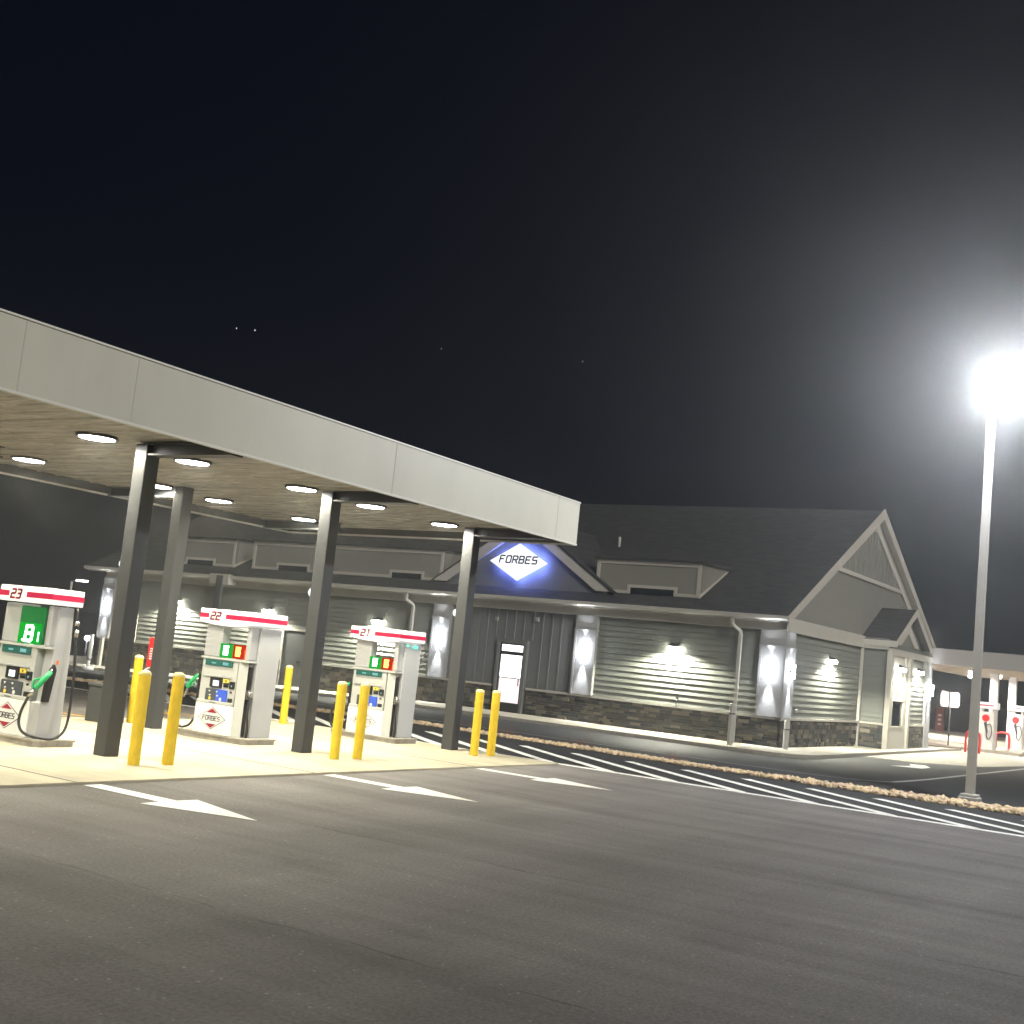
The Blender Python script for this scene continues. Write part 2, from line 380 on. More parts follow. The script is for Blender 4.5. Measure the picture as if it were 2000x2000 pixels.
def sm(t): t = max(0, min(1, t)); return t*t*(3-2*t)
def G(x, y): return -.10*sm((x-27)/4)-.018*max(0, y-26)*sm((x-26)/6)

# ================================================================ SETTING
def sheet(name, m, x0, x1, y0, y1, lift, nx=60, ny=60, xs=None, ys=None, label=None):
    xs = xs or [x0+(x1-x0)*i/nx for i in range(nx+1)]; ys = ys or [y0+(y1-y0)*i/ny for i in range(ny+1)]
    mb = MB(); vs = [(x, y, G(x, y)+lift) for y in ys for x in xs]; n = len(xs)
    mb.add(vs, [(j*n+i, j*n+i+1, (j+1)*n+i+1, (j+1)*n+i) for j in range(len(ys)-1) for i in range(n-1)])
    o = mb.build(name, m); tag(o, label, None, None, 'structure'); return o
xs = [-900, -200, -60]+[-20+i*2 for i in range(60)]+[110, 160, 300, 900, 2500]; ys = [-900, -200, -60]+[-30+i*2 for i in range(60)]+[100, 150, 300, 900, 2500]
def Gcap(x, y): return
_G = G
def G(x, y): return _G(x, min(y, 70))
sheet('ground', M['asphalt_new'], 0, 0, 0, 0, -.004, xs=xs, ys=ys, label='dark new asphalt of the lot and drive')
# older, greyer asphalt of the forecourt in front of and round the pumps
sheet('forecourt_asphalt', M['asphalt_old'], -60, 21.05, -60, 45, .0, 8, 10, label='worn grey asphalt of the forecourt')
mb = MB(); mb.prism([(-4, 11.76), (20.95, 11.76), (20.95, 18.95), (-4, 18.95)], 'z', -.05, .03)
pad = mb.build('concrete_pad', M['concrete_pad']); tag(pad, 'pale stained concrete pad under the fuel canopy', None, None, 'structure')
mb = MB()
for x in (9.62, 13.8, 18.0, 5.4):
    mb.box(x-.012, x+.012, 11.77, 18.94, .029, .0335)
mb.box(-4, 20.94, 15.4, 15.42, .029, .0335) if False else None
jt = mb.build('pad_joints', M['bin']); tag(jt, 'thin dark joints in the concrete pad', None, None, 'structure')

# painted markings
def quad(mb, p, z=.006):
    vs = [(x, y, G(x, y)+z) for x, y in p]; mb.add(vs, [tuple(range(len(p)))])
def stripe(mb, a, b, w, z=.006, n=1):
    a = Vector(a); b = Vector(b); d = (b-a).normalized(); s = Vector((-d.y, d.x))*w/2
    for i in range(n):
        p = a+(b-a)*i/n; q = a+(b-a)*(i+1)/n
        pts = [p-s, q-s, q+s, p+s]
        quad(mb, [(v.x, v.y) for v in pts], z)
mb = MB()
stripe(mb, (21.12, 40), (21.12, -14), .24, .006, 1)
for k in range(-10, 14):
    y = 11.78+1.335*k
    stripe(mb, (24.05, y), (21.17, y-3.70), .23, .0085)
o = mb.build('hatched_lane_markings', M['paint']); tag(o, 'white diagonal hatching with its border line beside the rocks', None, None, 'structure')
for x, lab in ((9.80, 'largest white arrow, nearest the numbered pump at the left edge'), (14.05, 'white arrow between the largest and the farthest arrow'), (18.05, 'farthest white arrow, beside the hatched lines')):
    mb = MB()
    quad(mb, [(x-.13, 11.70), (x-.13, 10.42), (x-.42, 10.40), (x, 9.05), (x+.42, 10.40), (x+.13, 10.42), (x+.13, 11.70)][::-1][::-1])
    o = mb.build('painted_arrow', M['paint']); tag(o, lab, 'arrow', 'direction arrows painted on the forecourt')
    if o.data.polygons[0].normal.z < 0: o.data.flip_normals()
mb = MB()
for a, b in (((15.70, 20.6), (15.9, 19.05)), ((15.25, 20.9), (15.4, 19.4)), ((18.75, 21.0), (19.15, 19.6)), ((18.45, 21.2), (18.75, 20.0)), ((11.6, 20.9), (11.8, 19.2))):
    stripe(mb, a, b, .12)
o = mb.build('yellow_lane_lines', M['yellow_line']); tag(o, 'yellow lane lines behind the pumps', None, None, 'structure')
mb = MB()
P = [(28.15, 40), (28.12, 30), (28.1, 20), (28.12, 10.6), (28.35, 9.2), (29.0, 8.4), (30.6, 7.85), (33.5, 7.68), (38.4, 7.6), (46.4, 7.45), (60, 7.2)]
for a, b in zip(P[:-1], P[1:]): stripe(mb, a, b, .14, .008, 3)
o = mb.build('drive_edge_line', M['paint_dim']); tag(o, 'thin pale line curving along the drive behind the rocks', None, None, 'structure')
mb = MB(); quad(mb, [(37.6, 9.75), (38.9, 9.45), (39.9, 9.75), (40.3, 9.35), (39.3, 8.95), (38.2, 8.95)], .01)
o = mb.build('painted_arrow', M['paint']); tag(o, 'small white arrow on the drive below the gable end', 'arrow')
if o.data.polygons[0].normal.z < 0: o.data.flip_normals()
mb = MB()
for a, b in (((20.75, 25.4), (19.0, 23.0)), ((26.1, 31.9), (26.5, 29.9))): stripe(mb, a, b, .12)
o = mb.build('far_lane_marks', M['paint_dim']); tag(o, 'short pale marks on the asphalt behind the pumps', None, None, 'structure')

# concrete apron at the far right corner of the store
mb = MB()
vs = [(40.9, 11.75), (41.2, 9.9), (44.0, 8.4), (50, 7.6), (90, 7.3), (90, 22), (57.5, 22), (57.5, 11.8)]
mb.prism(vs, 'z', -.4, -.088)
o = mb.build('apron', M['concrete']); tag(o, 'pale concrete apron right of the store', None, None, 'structure')

# pavement round the store, with its kerb
def arc(cx, cy, r, a0, a1, n=8): return [(cx+r*math.cos(R(a0+(a1-a0)*i/n)), cy+r*math.sin(R(a0+(a1-a0)*i/n))) for i in range(n+1)]
out = [(34.35, 52)]+[(34.35, 52-2*i) for i in range(1, 19)]+arc(36.0, 13.15, 1.65, 180, 270)+[(38, 11.5), (41, 11.52), (45, 11.55), (56.2, 11.6)]
inn = [(37.6, 52)]+[(37.6, 52-2*i) for i in range(1, 19)]+[(37.6, 13.4)]*9+[(38, 13.4), (41, 13.4), (45, 13.4), (56.2, 13.4)]
def strip2(name, A, B, ztop, zbot, m, label):
    mb = MB(); n = len(A)
    tz = [ztop-.018*max(0, a[1]-26) for a in A]
    vs = [(a[0], a[1], t) for a, t in zip(A, tz)]+[(b[0], b[1], t) for b, t in zip(B, tz)]+[(a[0], a[1], t+zbot) for a, t in zip(A, tz)]+[(b[0], b[1], t+zbot) for b, t in zip(B, tz)]
    for i in range(n-1):
        j = i+1
        mb.add([vs[i], vs[j], vs[n+j], vs[n+i]], [(0, 1, 2, 3)])
        mb.add([vs[i], vs[j], vs[2*n+j], vs[2*n+i]], [(3, 2, 1, 0)])
        mb.add([vs[n+i], vs[n+j], vs[3*n+j], vs[3*n+i]], [(0, 1, 2, 3)])
    o = mb.build(name, m); tag(o, label, None, None, 'structure'); return o
k_in = []
for (x, y), (u, v) in zip(out, inn):
    d = Vector((u-x, v-y)); L = d.length; d = d/L if L > 0 else Vector((1, 0)); k_in.append((x+d.x*.16, y+d.y*.16))
strip2('pavement', k_in, inn, .0, -.4, M['concrete'], 'pale concrete pavement along the foot of the store')
strip2('kerb', out, k_in, .006, -.5, M['kerb'], 'kerb edging the store pavement')

# rock strip
mb = MB(); rng = random.Random(3)
ico = [(0, 0, 1), (.89, 0, .45), (.28, .85, .45), (-.72, .53, .45), (-.72, -.53, .45), (.28, -.85, .45), (.72, .53, -.45), (-.28, .85, -.45), (-.89, 0, -.45), (-.28, -.85, -.45), (.72, -.53, -.45), (0, 0, -1)]
icf = [(0, 1, 2), (0, 2, 3), (0, 3, 4), (0, 4, 5), (0, 5, 1), (1, 6, 2), (2, 7, 3), (3, 8, 4), (4, 9, 5), (5, 10, 1), (6, 7, 2), (7, 8, 3), (8, 9, 4), (9, 10, 5), (10, 6, 1), (11, 7, 6), (11, 8, 7), (11, 9, 8), (11, 10, 9), (11, 6, 10)]
def rock(x, y, s):
    a = rng.uniform(0, 6.28); ca, sa = math.cos(a), math.sin(a); sx_, sy_, sz_ = s*rng.uniform(.7, 1.2), s*rng.uniform(.7, 1.2), s*rng.uniform(.45, .85)
    t = rng.uniform(.75, 1.2); mb.c = (.56*t, .43*t*rng.uniform(.94, 1.05), .28*t*rng.uniform(.9, 1.1))
    vs = []
    for p in ico:
        j = rng.uniform(.75, 1.2); px, py, pz = p[0]*sx_*j, p[1]*sy_*j, p[2]*sz_*j
        vs.append((x+px*ca-py*sa, y+px*sa+py*ca, G(x, y)+s*.35+pz))
    mb.add(vs, icf)
def near_x(y):
    if y > 22: return 25.1-(y-22)*.22
    return 25.1+.0009*max(0, y-3)**2*4/1.0*.9 if y < 12 else 25.1+.29+(y-12)*.075 if y < 19 else 25.92-(y-19)*.27
for i in range(6500):
    y = rng.uniform(-6, 30)
    w = .5+max(0, 9-y)*.15
    x = near_x(y)+rng.random()*w
    rock(x, y, rng.choice([.03, .045, .055, .07, .09])*(.8 if y > 9 else 1.0))
o = mb.build('rock_strip', M['rock']); tag(o, 'strip of tan broken rocks between hatching and drive', 'rocks', None, 'stuff')
# thin dry weeds in the rocks
mb = MB(); rng = random.Random(5)
for cx, cy in ((26.4, 16.4), (26.2, 14.2), (26.0, 11.6), (26.3, 17.3)):
    for i in range(26):
        x = cx+rng.gauss(0, .12); y = cy+rng.gauss(0, .18); h = rng.uniform(.12, .34); dx, dy = rng.gauss(0, .08), rng.gauss(0, .08)
        mb.add([(x-.004, y, G(x, y)+.05), (x+.004, y, G(x, y)+.05), (x+dx, y+dy, G(x, y)+h)], [(0, 1, 2)])
        mb.add([(x, y-.004, G(x, y)+.05), (x, y+.004, G(x, y)+.05), (x+dx, y+dy, G(x, y)+h)], [(0, 1, 2)])
o = mb.build('weeds', mat('dry_weed', (.28, .13, .08), .8)); tag(o, 'wispy dry weeds growing in the rock strip', 'weeds', None, 'stuff')

# ================================================================ STORE
FX = 37.35; YS, YN = 13.25, 45.5; XE, XR, XB = 36.9, 46.8, 56.7; ZE, ZR = 4.10, 9.02
SL = (ZR-ZE)/(XR-XE)
def roofz(x): return ZE+SL*(x-XE)
bld = thing('store_building', 'long grey-sided store with stone base, dormers and a steep gable end', 'building', (FX, YS, 0))
BO = (FX, YS, 0)
def nb(): return MB(BO)
# lap siding: stepped boards
def laps_x(mb, X, y0, y1, z0, z1, ex=.19):
    z = z0
    while z < z1-.01:
        t = min(z+ex, z1); mb.prism([(X+.05, z), (X-.038, z), (X-.004, t), (X+.05, t)], 'y', y0, y1); z = t
def laps_y(mb, Y, x0, x1, z0, z1, ex=.19):
    z = z0
    while z < z1-.01:
        t = min(z+ex, z1); mb.prism([(Y+.05, z), (Y-.038, z), (Y-.004, t), (Y+.05, t)], 'x', x0, x1); z = t
mb = nb()
mb.box(FX+.05, 56.1, YS+.05, YN, -1.2, 4.0)
mb.prism([(37.6, 3.95), (56.0, 3.95), (XR, ZR-.25)], 'y', YS+.02, YS+.12); core = mb.build('wall', M['gable'], bld)
mb = nb()
for y0, y1 in ((13.9, 19.9), (26.8, 32.75), (34.35, 44.8)):
    mb = nb(); laps_x(mb, FX, y0, y1, .93, 3.66); mb.build('lap_siding', M['siding'], bld)
mb = nb(); laps_y(mb, YS, 38.1, 46.0, .93, 3.66); mb.build('lap_siding', M['siding'], bld)
# board and batten bay round the door
mb = nb(); mb.box(FX+.0, FX+.05, 20.65, 26.1, .93, 3.66)
y = 20.95
while y < 26.1:
    if not (22.45 < y < 23.95): mb.box(FX-.035, FX+.01, y-.03, y+.03, .93, 3.66)
    else: mb.box(FX-.035, FX+.01, y-.03, y+.03, 2.62, 3.66)
    y += .39
mb.build('batten_wall', M['panel'], bld)
# upper gable end: faint vertical battens, collar trim
mb = nb(); x = 38.3
while x < 55.6:
    zt = roofz(x) if x < XR else ZE+SL*(XB-x)
    if zt-.35 > 4.15:
        if zt > 6.7: gb = nb(); gb.box(x-.02, x+.02, YS-.012, YS+.03, 6.33, zt-.32); gb.build('gable_batten', M['gable'], bld)
    x += .4
mb = nb(); mb.box(41.55, 52.0, YS-.05, YS+.03, 6.18, 6.33); mb.build('collar_trim', M['trim'], bld)
# stone base
STC = [(.105, .10, .085), (.14, .13, .11), (.07, .072, .072), (.055, .058, .06), (.19, .17, .13), (.09, .085, .075), (.24, .21, .16), (.045, .05, .055)]
rng = random.Random(11)
def stones(mb, axis, P0, a0, a1, z0, z1):
    z = z0
    while z < z1:
        h = min(rng.choice([.07, .09, .12, .15]), z1-z); a = a0
        if h < .02: break
        while a < a1:
            w = min(rng.uniform(.12, .5), a1-a); p = P0-rng.uniform(.02, .085); c = rng.choice(STC); t = rng.uniform(.7, 1.25); mb.c = tuple(k*t for k in c)
            g = .006
            if axis == 'x': mb.box(p, P0+.08, a+g, a+w-g, z+g, z+h-g)
            else: mb.box(a+g, a+w-g, p, P0+.08, z+g, z+h-g)
            a += w
        z += h
for y0, y1 in ((13.2, 22.5), (23.98, 32.75), (34.35, 45.5)):
    mb = nb(); stones(mb, 'x', FX-.02, y0, y1, -.6 if y0 > 30 else -.15, .86); mb.build('stone_base', M['stone'], bld)
mb = nb(); stones(mb, 'y', YS-.02, 37.42, 46.0, -.15, .86); mb.build('stone_base', M['stone'], bld)
mb = nb()
for y0, y1 in ((13.05, 22.52), (23.95, 32.75), (34.35, 45.5)): mb.box(FX-.13, FX+.03, y0, y1, .86, .93)
mb.box(FX-.13, 46.0, YS-.13, YS+.03, .862, .932)
mb.build('stone_ledge', M['trim'], bld)
# pilasters
for y0, y1 in ((13.12, 13.95), (19.86, 20.70), (26.05, 26.85), (44.75, 45.55)):
    mb = nb(); mb.box(FX-.16, FX+.04, y0, y1, .93, 3.66); mb.box(FX-.20, FX+.04, y0-.03, y1+.03, 3.12, 3.17)
    mb.box(FX-.185, FX-.155, y0+.0, y0+.08, .93, 3.12); mb.box(FX-.185, FX-.155, y1-.08, y1, .93, 3.12)
    mb.build('pilaster', M['pilaster'], bld)
mb = nb(); mb.box(FX-.162, 38.1, YS-.16, YS+.04, .935, 3.655); mb.box(FX-.202, 38.13, YS-.20, YS+.04, 3.122, 3.168)
mb.box(38.02, 38.1, YS-.185, YS-.155, .94, 3.12); mb.build('pilaster', M['pilaster'], bld)
# frieze, soffit, gutter
mb = nb(); mb.box(FX-.12, FX+.05, YS-.13, YN, 3.66, 3.97); mb.box(FX-.15, FX-.118, YS-.13, YN, 3.66, 3.72)
mb.box(FX-.12, 46.0, YS-.12, YS+.05, 3.662, 4.10); mb.box(FX+.0, 46.0, YS-.15, YS-.118, 3.662, 3.73)
mb.build('frieze', M['trim'], bld)
mb = nb(); mb.box(XE+.1, FX-.1, 12.98, 46.6, 3.93, 3.965); mb.build('eave_soffit', M['trim'], bld)
mb = nb(); mb.prism([(XE+.12, 3.965), (XE-.02, 3.965), (XE-.10, 4.02), (XE-.12, 4.115), (XE+.12, 4.115)], 'y', 12.98, 46.6); mb.build('gutter', M['gutter'], bld)
# main roof
mb = nb(); T = .14
mb.prism([(XE-.03, ZE), (XR, ZR), (XB+.03, ZE), (XB+.03, ZE-T), (XR, ZR-T), (XE-.03, ZE-T+.02)], 'y', 12.96, 46.7)
roof = mb.build('roof', M['shingles'], bld)
mb = nb()
for s in (1, -1):
    def X(x): return XR+s*(x-XR)
    b0 = .05; W = .30
    mb.prism([(X(XE-.06), ZE+.03), (XR, ZR+.06), (XR, ZR-W-.06), (X(XE-.06), ZE-W+.05)], 'y', 12.93, 12.965)
    mb.prism([(X(XE+.05), ZE-W+.10), (XR, ZR-W), (XR, ZR-W+.05), (X(XE+.05), ZE-W+.15)], 'y', 12.965, YS+.03)
mb.prism([(XB-.35, ZE+.0), (XR, ZR-.3), (XR, ZR-.82), (XB-1.25, ZE+.0)], 'y', YS-.06, YS+.025)
mb.build('rake_trim', M['trim'], bld)
mb = nb(); mb.box(XB-.25, XB+.05, 12.94, 13.4, 3.72, 4.0); mb.build('eave_return', M['trim'], bld)
# roof vent pipe
mb = nb(); mb.cyl((42, 21.8, 6.5), (42, 21.8, 7.02), .055); mb.build('vent_pipe', M['pole'], roof)
# dormers
DX = 37.75; DZ0, DZ1 = 4.56, 5.70
def dormer(y0, y1, wins):
    d = nb(); d.box(DX, DX+.1, y0, y1, DZ0-.1, DZ1)
    xb = XE+(DZ1-ZE)/SL
    for yy in (y0, y1):
        d.prism([(DX+.02, roofz(DX)-.05), (DX+.02, DZ1), (xb, DZ1)], 'y', yy, yy+.05 if yy == y0 else yy-.05)
    dm = d.build('dormer', M['dormer_wall'], bld)
    t = nb(); W = .11
    t.box(DX-.035, DX+.02, y0-.02, y1+.02, DZ1-.13, DZ1+.02)
    t.box(DX-.03, DX+.02, y0-.02, y0+W, DZ0, DZ1-.13); t.box(DX-.03, DX+.02, y1-W, y1+.02, DZ0, DZ1-.13)
    segs = []; a = y0+W
    for w0, w1 in sorted(wins): segs.append((a, w0-W)); a = w1+W
    segs.append((a, y1-W))
    for a, b in segs: t.box(DX-.03, DX+.02, a, b, DZ0, DZ0+.10)
    for w0, w1 in wins:
        t.box(DX-.034, DX+.02, w0-W, w1+W, DZ0+.21, DZ0+.31); t.box(DX-.032, DX+.02, w0-W, w0, DZ0, DZ0+.21); t.box(DX-.032, DX+.02, w1, w1+W, DZ0, DZ0+.21)
    for yy, s in ((y0, -1), (y1, 1)):
        n = .03*s
        t.prism([(DX, DZ1-.02), (xb, DZ1-.02), (xb+.02, DZ1+.05), (DX, DZ1+.05)], 'y', yy, yy+n)
        t.prism([(DX, roofz(DX)), (DX+.12, roofz(DX+.12)+.02), (xb, DZ1-.03), (xb-.2, DZ1-.03), (DX, roofz(DX)+.12)], 'y', yy, yy+n)
    t.build('dormer_trim', M['trim'], dm)
    for w0, w1 in wins:
        w = nb(); w.box(DX-.012, DX+.01, w0, w1, DZ0-.02, DZ0+.21); w.build('window', M['window'], dm)
    r = nb(); r.prism([(DX-.12, DZ1+.02), (DX-.12, DZ1+.09), (xb+.3, DZ1+.2), (xb+.3, DZ1+.05)], 'y', y0-.1, y1+.1); r.build('dormer_roof', M['shingles'], dm)
dormer(16.42, 20.35, [(17.35, 19.0)])
dormer(27.05, 36.95, [(28.0, 29.45), (33.85, 35.45)])
dormer(38.05, 42.1, [(39.3, 40.9)])
# central gable that carries the lit sign
GC, GW, GZ = 23.45, 3.85, 4.56; AP = GZ+GW*.66
mb = nb(); mb.prism([(GC-GW+.1, GZ-.1), (GC+GW-.1, GZ-.1), (GC, AP-.1)], 'x', DX-.10, DX); cg = mb.build('cross_gable', M['panel'], bld)
mb = nb()
for s in (1, -1):
    mb.prism([(GC+s*GW, GZ), (GC, AP), (GC, AP-.42), (GC+s*(GW-.66), GZ)], 'x', DX-.22, DX-.10)
mb.build('rake_trim', M['trim'], cg)
mb = nb(); xr = XE+(AP-ZE)/SL
for s in (1, -1):
    y1 = GC+s*(GW+.1); z1 = GZ-.05
    mb.add([(DX-.25, GC, AP+.05), (DX-.25, y1, z1+.03), (XE+(z1-ZE)/SL+.1, y1, z1+.05), (xr+.2, GC, AP+.05), (DX-.25, GC, AP-.02), (DX-.25, y1, z1-.04)],
           [(0, 1, 2, 3), (0, 4, 5, 1), (4, 3, 2, 5)])
mb.build('cross_gable_roof', M['shingles'], cg)
# downspouts
def dspout(y, bot=.0):
    m = nb(); w = .05
    m.box(XE-.02, XE+.07, y-w, y+w, 3.72, 3.99)
    m.prism([(y+w, 3.74), (y-w, 3.80), (y-.24-w, 3.58), (y-.24-w, 3.44), (y-.24+w, 3.48)], 'x', XE-.02, XE+.07) if False else None
    m.tube([(XE+.02, y, 3.78), (XE+.04, y-.05, 3.70), (FX-.22, y-.2, 3.55), (FX-.20, y-.22, 3.42)], .055, 8, 4)
    m.box(FX-.25, FX-.15, y-.22-w, y-.22+w, bot, 3.45); return m.build('downspout', M['gutter'], bld)
dspout(14.83, .0); dspout(28.0, -.1)
mb = nb(); mb.box(XE-.16, FX-.1, 37.25, 38.35, 3.74, 4.17); mb.build('eave_box', M['trim'], bld)
mb = nb(); mb.box(XE-.22, XE-.1, 37.55, 37.9, -.3, 4.1); mb.build('downspout', M['door_grey'], bld)
mb = nb(); mb.box(FX-.28, FX-.16, 44.95, 45.12, -.4, .93); mb.build('downspout', M['gutter'], bld)
# customer door, lit from inside
def door_at(mbx): pass
dr = nb(); F0, F1 = 22.60, 23.87
dr.box(FX-.16, FX+.02, F0, F0+.12, -.02, 2.58); dr.box(FX-.16, FX+.02, F1-.12, F1, -.02, 2.58); dr.box(FX-.158, FX+.02, F0+.12, F1-.12, 2.45, 2.58)
dd = dr.build('door', M['panel'], bld); tag(dd, 'lit glass door')
dr = nb(); a, b = F0+.12, F1-.12
dr.box(FX-.12, FX-.04, a, a+.06, -.0, 2.45); dr.box(FX-.12, FX-.04, b-.06, b, 0, 2.45); dr.box(FX-.118, FX-.04, a+.06, b-.06, 2.39, 2.45)
dr.box(FX-.118, FX-.04, a+.06, b-.06, 2.03, 2.16); dr.box(FX-.118, FX-.04, a+.06, b-.06, 0, .33)
dr.build('door_frame', M['door_frame'], dd)
dr = nb(); dr.box(FX-.07, FX-.05, a+.06, b-.06, 2.16, 2.39); dr.build('transom_pane', M['pane'], dd)
dr = nb(); dr.box(FX-.07, FX-.05, a+.06, b-.06, 1.23, 2.03); dr.build('door_pane', M['pane'], dd)
dr = nb(); dr.box(FX-.07, FX-.05, a+.06, b-.06, .33, 1.20); dr.build('door_pane', M['pane_pink'], dd)
dr = nb(); dr.box(FX-.14, FX-.12, a+.02, b-.02, 1.20, 1.23); dr.box(FX-.16, FX-.14, a+.10, a+.13, .95, 1.22); dr.build('handle', M['door_frame'], dd)
# grey service door in a recess
dr = nb(); dr.box(FX-.02, FX+.04, 32.75, 34.35, -.5, 2.1); d2 = dr.build('door', M['door_grey'], bld); tag(d2, 'plain dark grey service door')
dr = nb(); dr.box(FX-.06, FX+.04, 32.72, 32.80, -.5, 2.1); dr.box(FX-.06, FX+.04, 34.30, 34.38, -.5, 2.1); dr.box(FX-.062, FX+.04, 32.72, 34.38, 2.1, 2.2); dr.build('door_frame', M['trim'], d2)
dr = nb(); dr.box(FX-.09, FX-.02, 33.25, 33.42, .86, .90); dr.build('handle', M['chrome'], d2)
laps = nb(); laps_x(laps, FX, 32.72, 34.38, 2.2, 3.66); laps.build('lap_siding', M['siding'], bld)
mb = nb(); mb.box(FX-.1, FX+.02, 43.1, 43.2, .6, 2.15); mb.build('trim_post', M['trim'], bld)
# small camera and strobe boxes above the door
mb = nb(); mb.box(FX-.1, FX-.02, 24.0, 24.12, 3.22, 3.36); mb.cyl((FX-.1, 24.06, 3.29), (FX-.12, 24.06, 3.29), .04); mb.build('alarm_box', M['pilaster'], bld)
mb = nb(); mb.box(FX-.1, FX-.02, 22.28, 22.46, 3.30, 3.46); mb.cyl((FX-.1, 22.37, 3.38), (FX-.13, 22.37, 3.38), .045); mb.build('alarm_box', M['pilaster'], bld)
for y in (16.68,):
    mb = nb(); mb.tube([(FX-.02, y, 1.12), (FX-.12, y, 1.13), (FX-.14, y, 1.05), (FX-.14, y, .9)], .022, 8, 3); mb.cyl((FX-.1, y, 1.17), (FX-.12, y, 1.17), .05); mb.build('hose_tap', M['chrome'], bld)
mb = nb(); mb.cyl((38.85, YS-.02, 1.2), (38.85, YS-.12, 1.18), .07); mb.build('hose_tap', M['metal'], bld)

# vestibule on the gable end
VY = 12.2; V0, V1 = 46.0, 52.3
mb = nb(); mb.box(V0+.05, V1, VY+.05, YS+.1, -.4, 4.0); mb.prism([(V0+.1, 3.95), (51.0, 3.95), (48.5, 5.22)], 'y', VY+.03, VY+.1); vs_ = mb.build('vestibule', M['siding'], bld)
mb = nb(); laps_x(mb, V0, VY+.1, YS, .93, 3.66); mb.build('lap_siding', M['siding'], vs_)
mb = nb(); laps_y(mb, VY, 49.0, 51.6, .93, 3.0); mb.build('lap_siding', M['siding'], vs_)
mb = nb(); stones(mb, 'x', V0-.02, VY, YS, -.15, .86); mb.build('stone_base', M['stone'], vs_); mb = nb(); stones(mb, 'y', VY-.02, 48.95, 51.5, -.15, .86); mb.build('stone_base', M['stone'], vs_)
mb = nb(); mb.box(V0-.1, V0+.05, VY+.02, YS, .86, .93); mb.build('stone_ledge', M['trim'], vs_); mb = nb(); mb.box(48.95, 51.5, VY-.1, VY+.05, .861, .931); mb.build('stone_ledge', M['trim'], vs_)
mb = nb(); mb.box(V0-.12, V0+.05, VY, YS, 3.66, 4.05); mb.box(V0-.12, V1+.1, VY-.12, VY+.05, 3.5, 3.72); mb.build('frieze', M['trim'], vs_)
for x0, x1 in ((V0-.12, V0+.14), (48.7, 48.95)):
    mb = nb(); mb.box(x0, x1, VY-.14, VY+.05, -.1, 3.5); mb.build('corner_post', M['trim'], vs_)
mb = nb(); mb.box(51.5, V1+.05, VY-.12, VY+.05, -.1, 3.5); mb.build('corner_post', M['pilaster'], vs_)
mb = nb(); mb.box(V0+.14, 48.7, VY-.0, VY+.05, -.05, 3.5)
mb.box(V0+.14, V0+.5, VY-.06, VY, -.05, 3.5); mb.box(48.3, 48.7, VY-.06, VY, -.05, 3.5); mb.box(V0+.5, 48.3, VY-.058, VY, -.05, .84)
dd2 = mb.build('door', M['gutter'], vs_); tag(dd2, 'pale side door with a narrow pane')
mb = nb(); mb.box(V0+.62, 48.15, VY-.02, VY-.005, .86, 1.78); mb.build('door_pane', M['window'], dd2)
mb = nb()
for x in (V0+.56, 48.2, 47.4): mb.box(x-.04, x+.04, VY-.07, VY-.02, 1.85 if x == 47.4 else .84, 3.0)
mb.box(V0+.5, 48.25, VY-.075, VY-.02, 1.79, 1.9); mb.box(V0+.5, 48.25, VY-.075, VY-.02, .8, .86); mb.build('door_frame', M['trim'], dd2)
mb = nb(); VG = 48.5; HW = 2.65; ZP = 5.38; ZEV = 4.02
for s in (1, -1):
    xa = VG+s*HW
    mb.add([(VG, VY-.28, ZP), (xa, VY-.28, ZEV), (xa, YS+.05, ZEV), (VG, YS+.05, ZP), (VG, VY-.28, ZP-.12), (xa, VY-.28, ZEV-.12), (xa, YS+.05, ZEV-.12), (VG, YS+.05, ZP-.12)],
           [(0, 1, 2, 3), (4, 7, 6, 5), (0, 4, 5, 1), (1, 5, 6, 2)])
mb.build('small_gable_roof', M['shingles'], vs_)
mb = nb()
for s in (1, -1):
    mb.prism([(VG+s*(HW+.03), ZEV+.02), (VG, ZP+.04), (VG, ZP-.24), (VG+s*(HW+.03), ZEV-.2)], 'y', VY-.32, VY-.285)
    mb.prism([(VG+s*(HW-.9), ZEV-.1), (VG, ZP-.55), (VG, ZP-.95), (VG+s*(HW-1.6), ZEV-.1)], 'y', VY-.03, VY+.03)
mb.box(VG-HW-.02, VG-HW+.06, VY-.3, YS, ZEV-.25, ZEV-.02)
mb.build('rake_trim', M['trim'], vs_)
mb = nb(); mb.box(V0-.25, V0-.15, YS-.14, YS-.04, 0, 3.75); mb.build('downspout', M['gutter'], bld)

# ---- lit diamond sign
sg = thing('lit_sign', 'glowing white diamond sign reading FORBES on the blue-lit gable', 'sign', (DX-.22, 23.42, 5.40))
SO = (DX-.22, 23.42, 5.40)
def diamond(mb, x0, x1, cy, cz, hy, hz): mb.prism([(cy-hy, cz), (cy, cz-hz), (cy+hy, cz), (cy, cz+hz)], 'x', x0, x1)
mb = MB(SO); diamond(mb, DX-.44, DX-.36, 23.42, 5.40, 1.22, .675); mb.build('sign_face', M['sign_white'], sg)
mb = MB(SO); diamond(mb, DX-.36, DX-.24, 23.42, 5.40, 1.12, .62); mb.build('sign_back', M['sign_blue'], sg)
mb = MB(SO); lettering(mb, 'FORBES', (DX-.44, 24.22, 5.36), (0, -1, 0), (0, 0, 1), .25, .19, .088, .05, .012, .2); mb.build('lettering', M['sign_text'], sg)
mb = MB(SO); lettering(mb, 'S', (DX-.44, 23.47, 4.93), (0, -1, 0), (0, 0, 1), .06, .05, .02, .015, .008, .2); mb.build('small_mark', M['sign_faint'], sg)
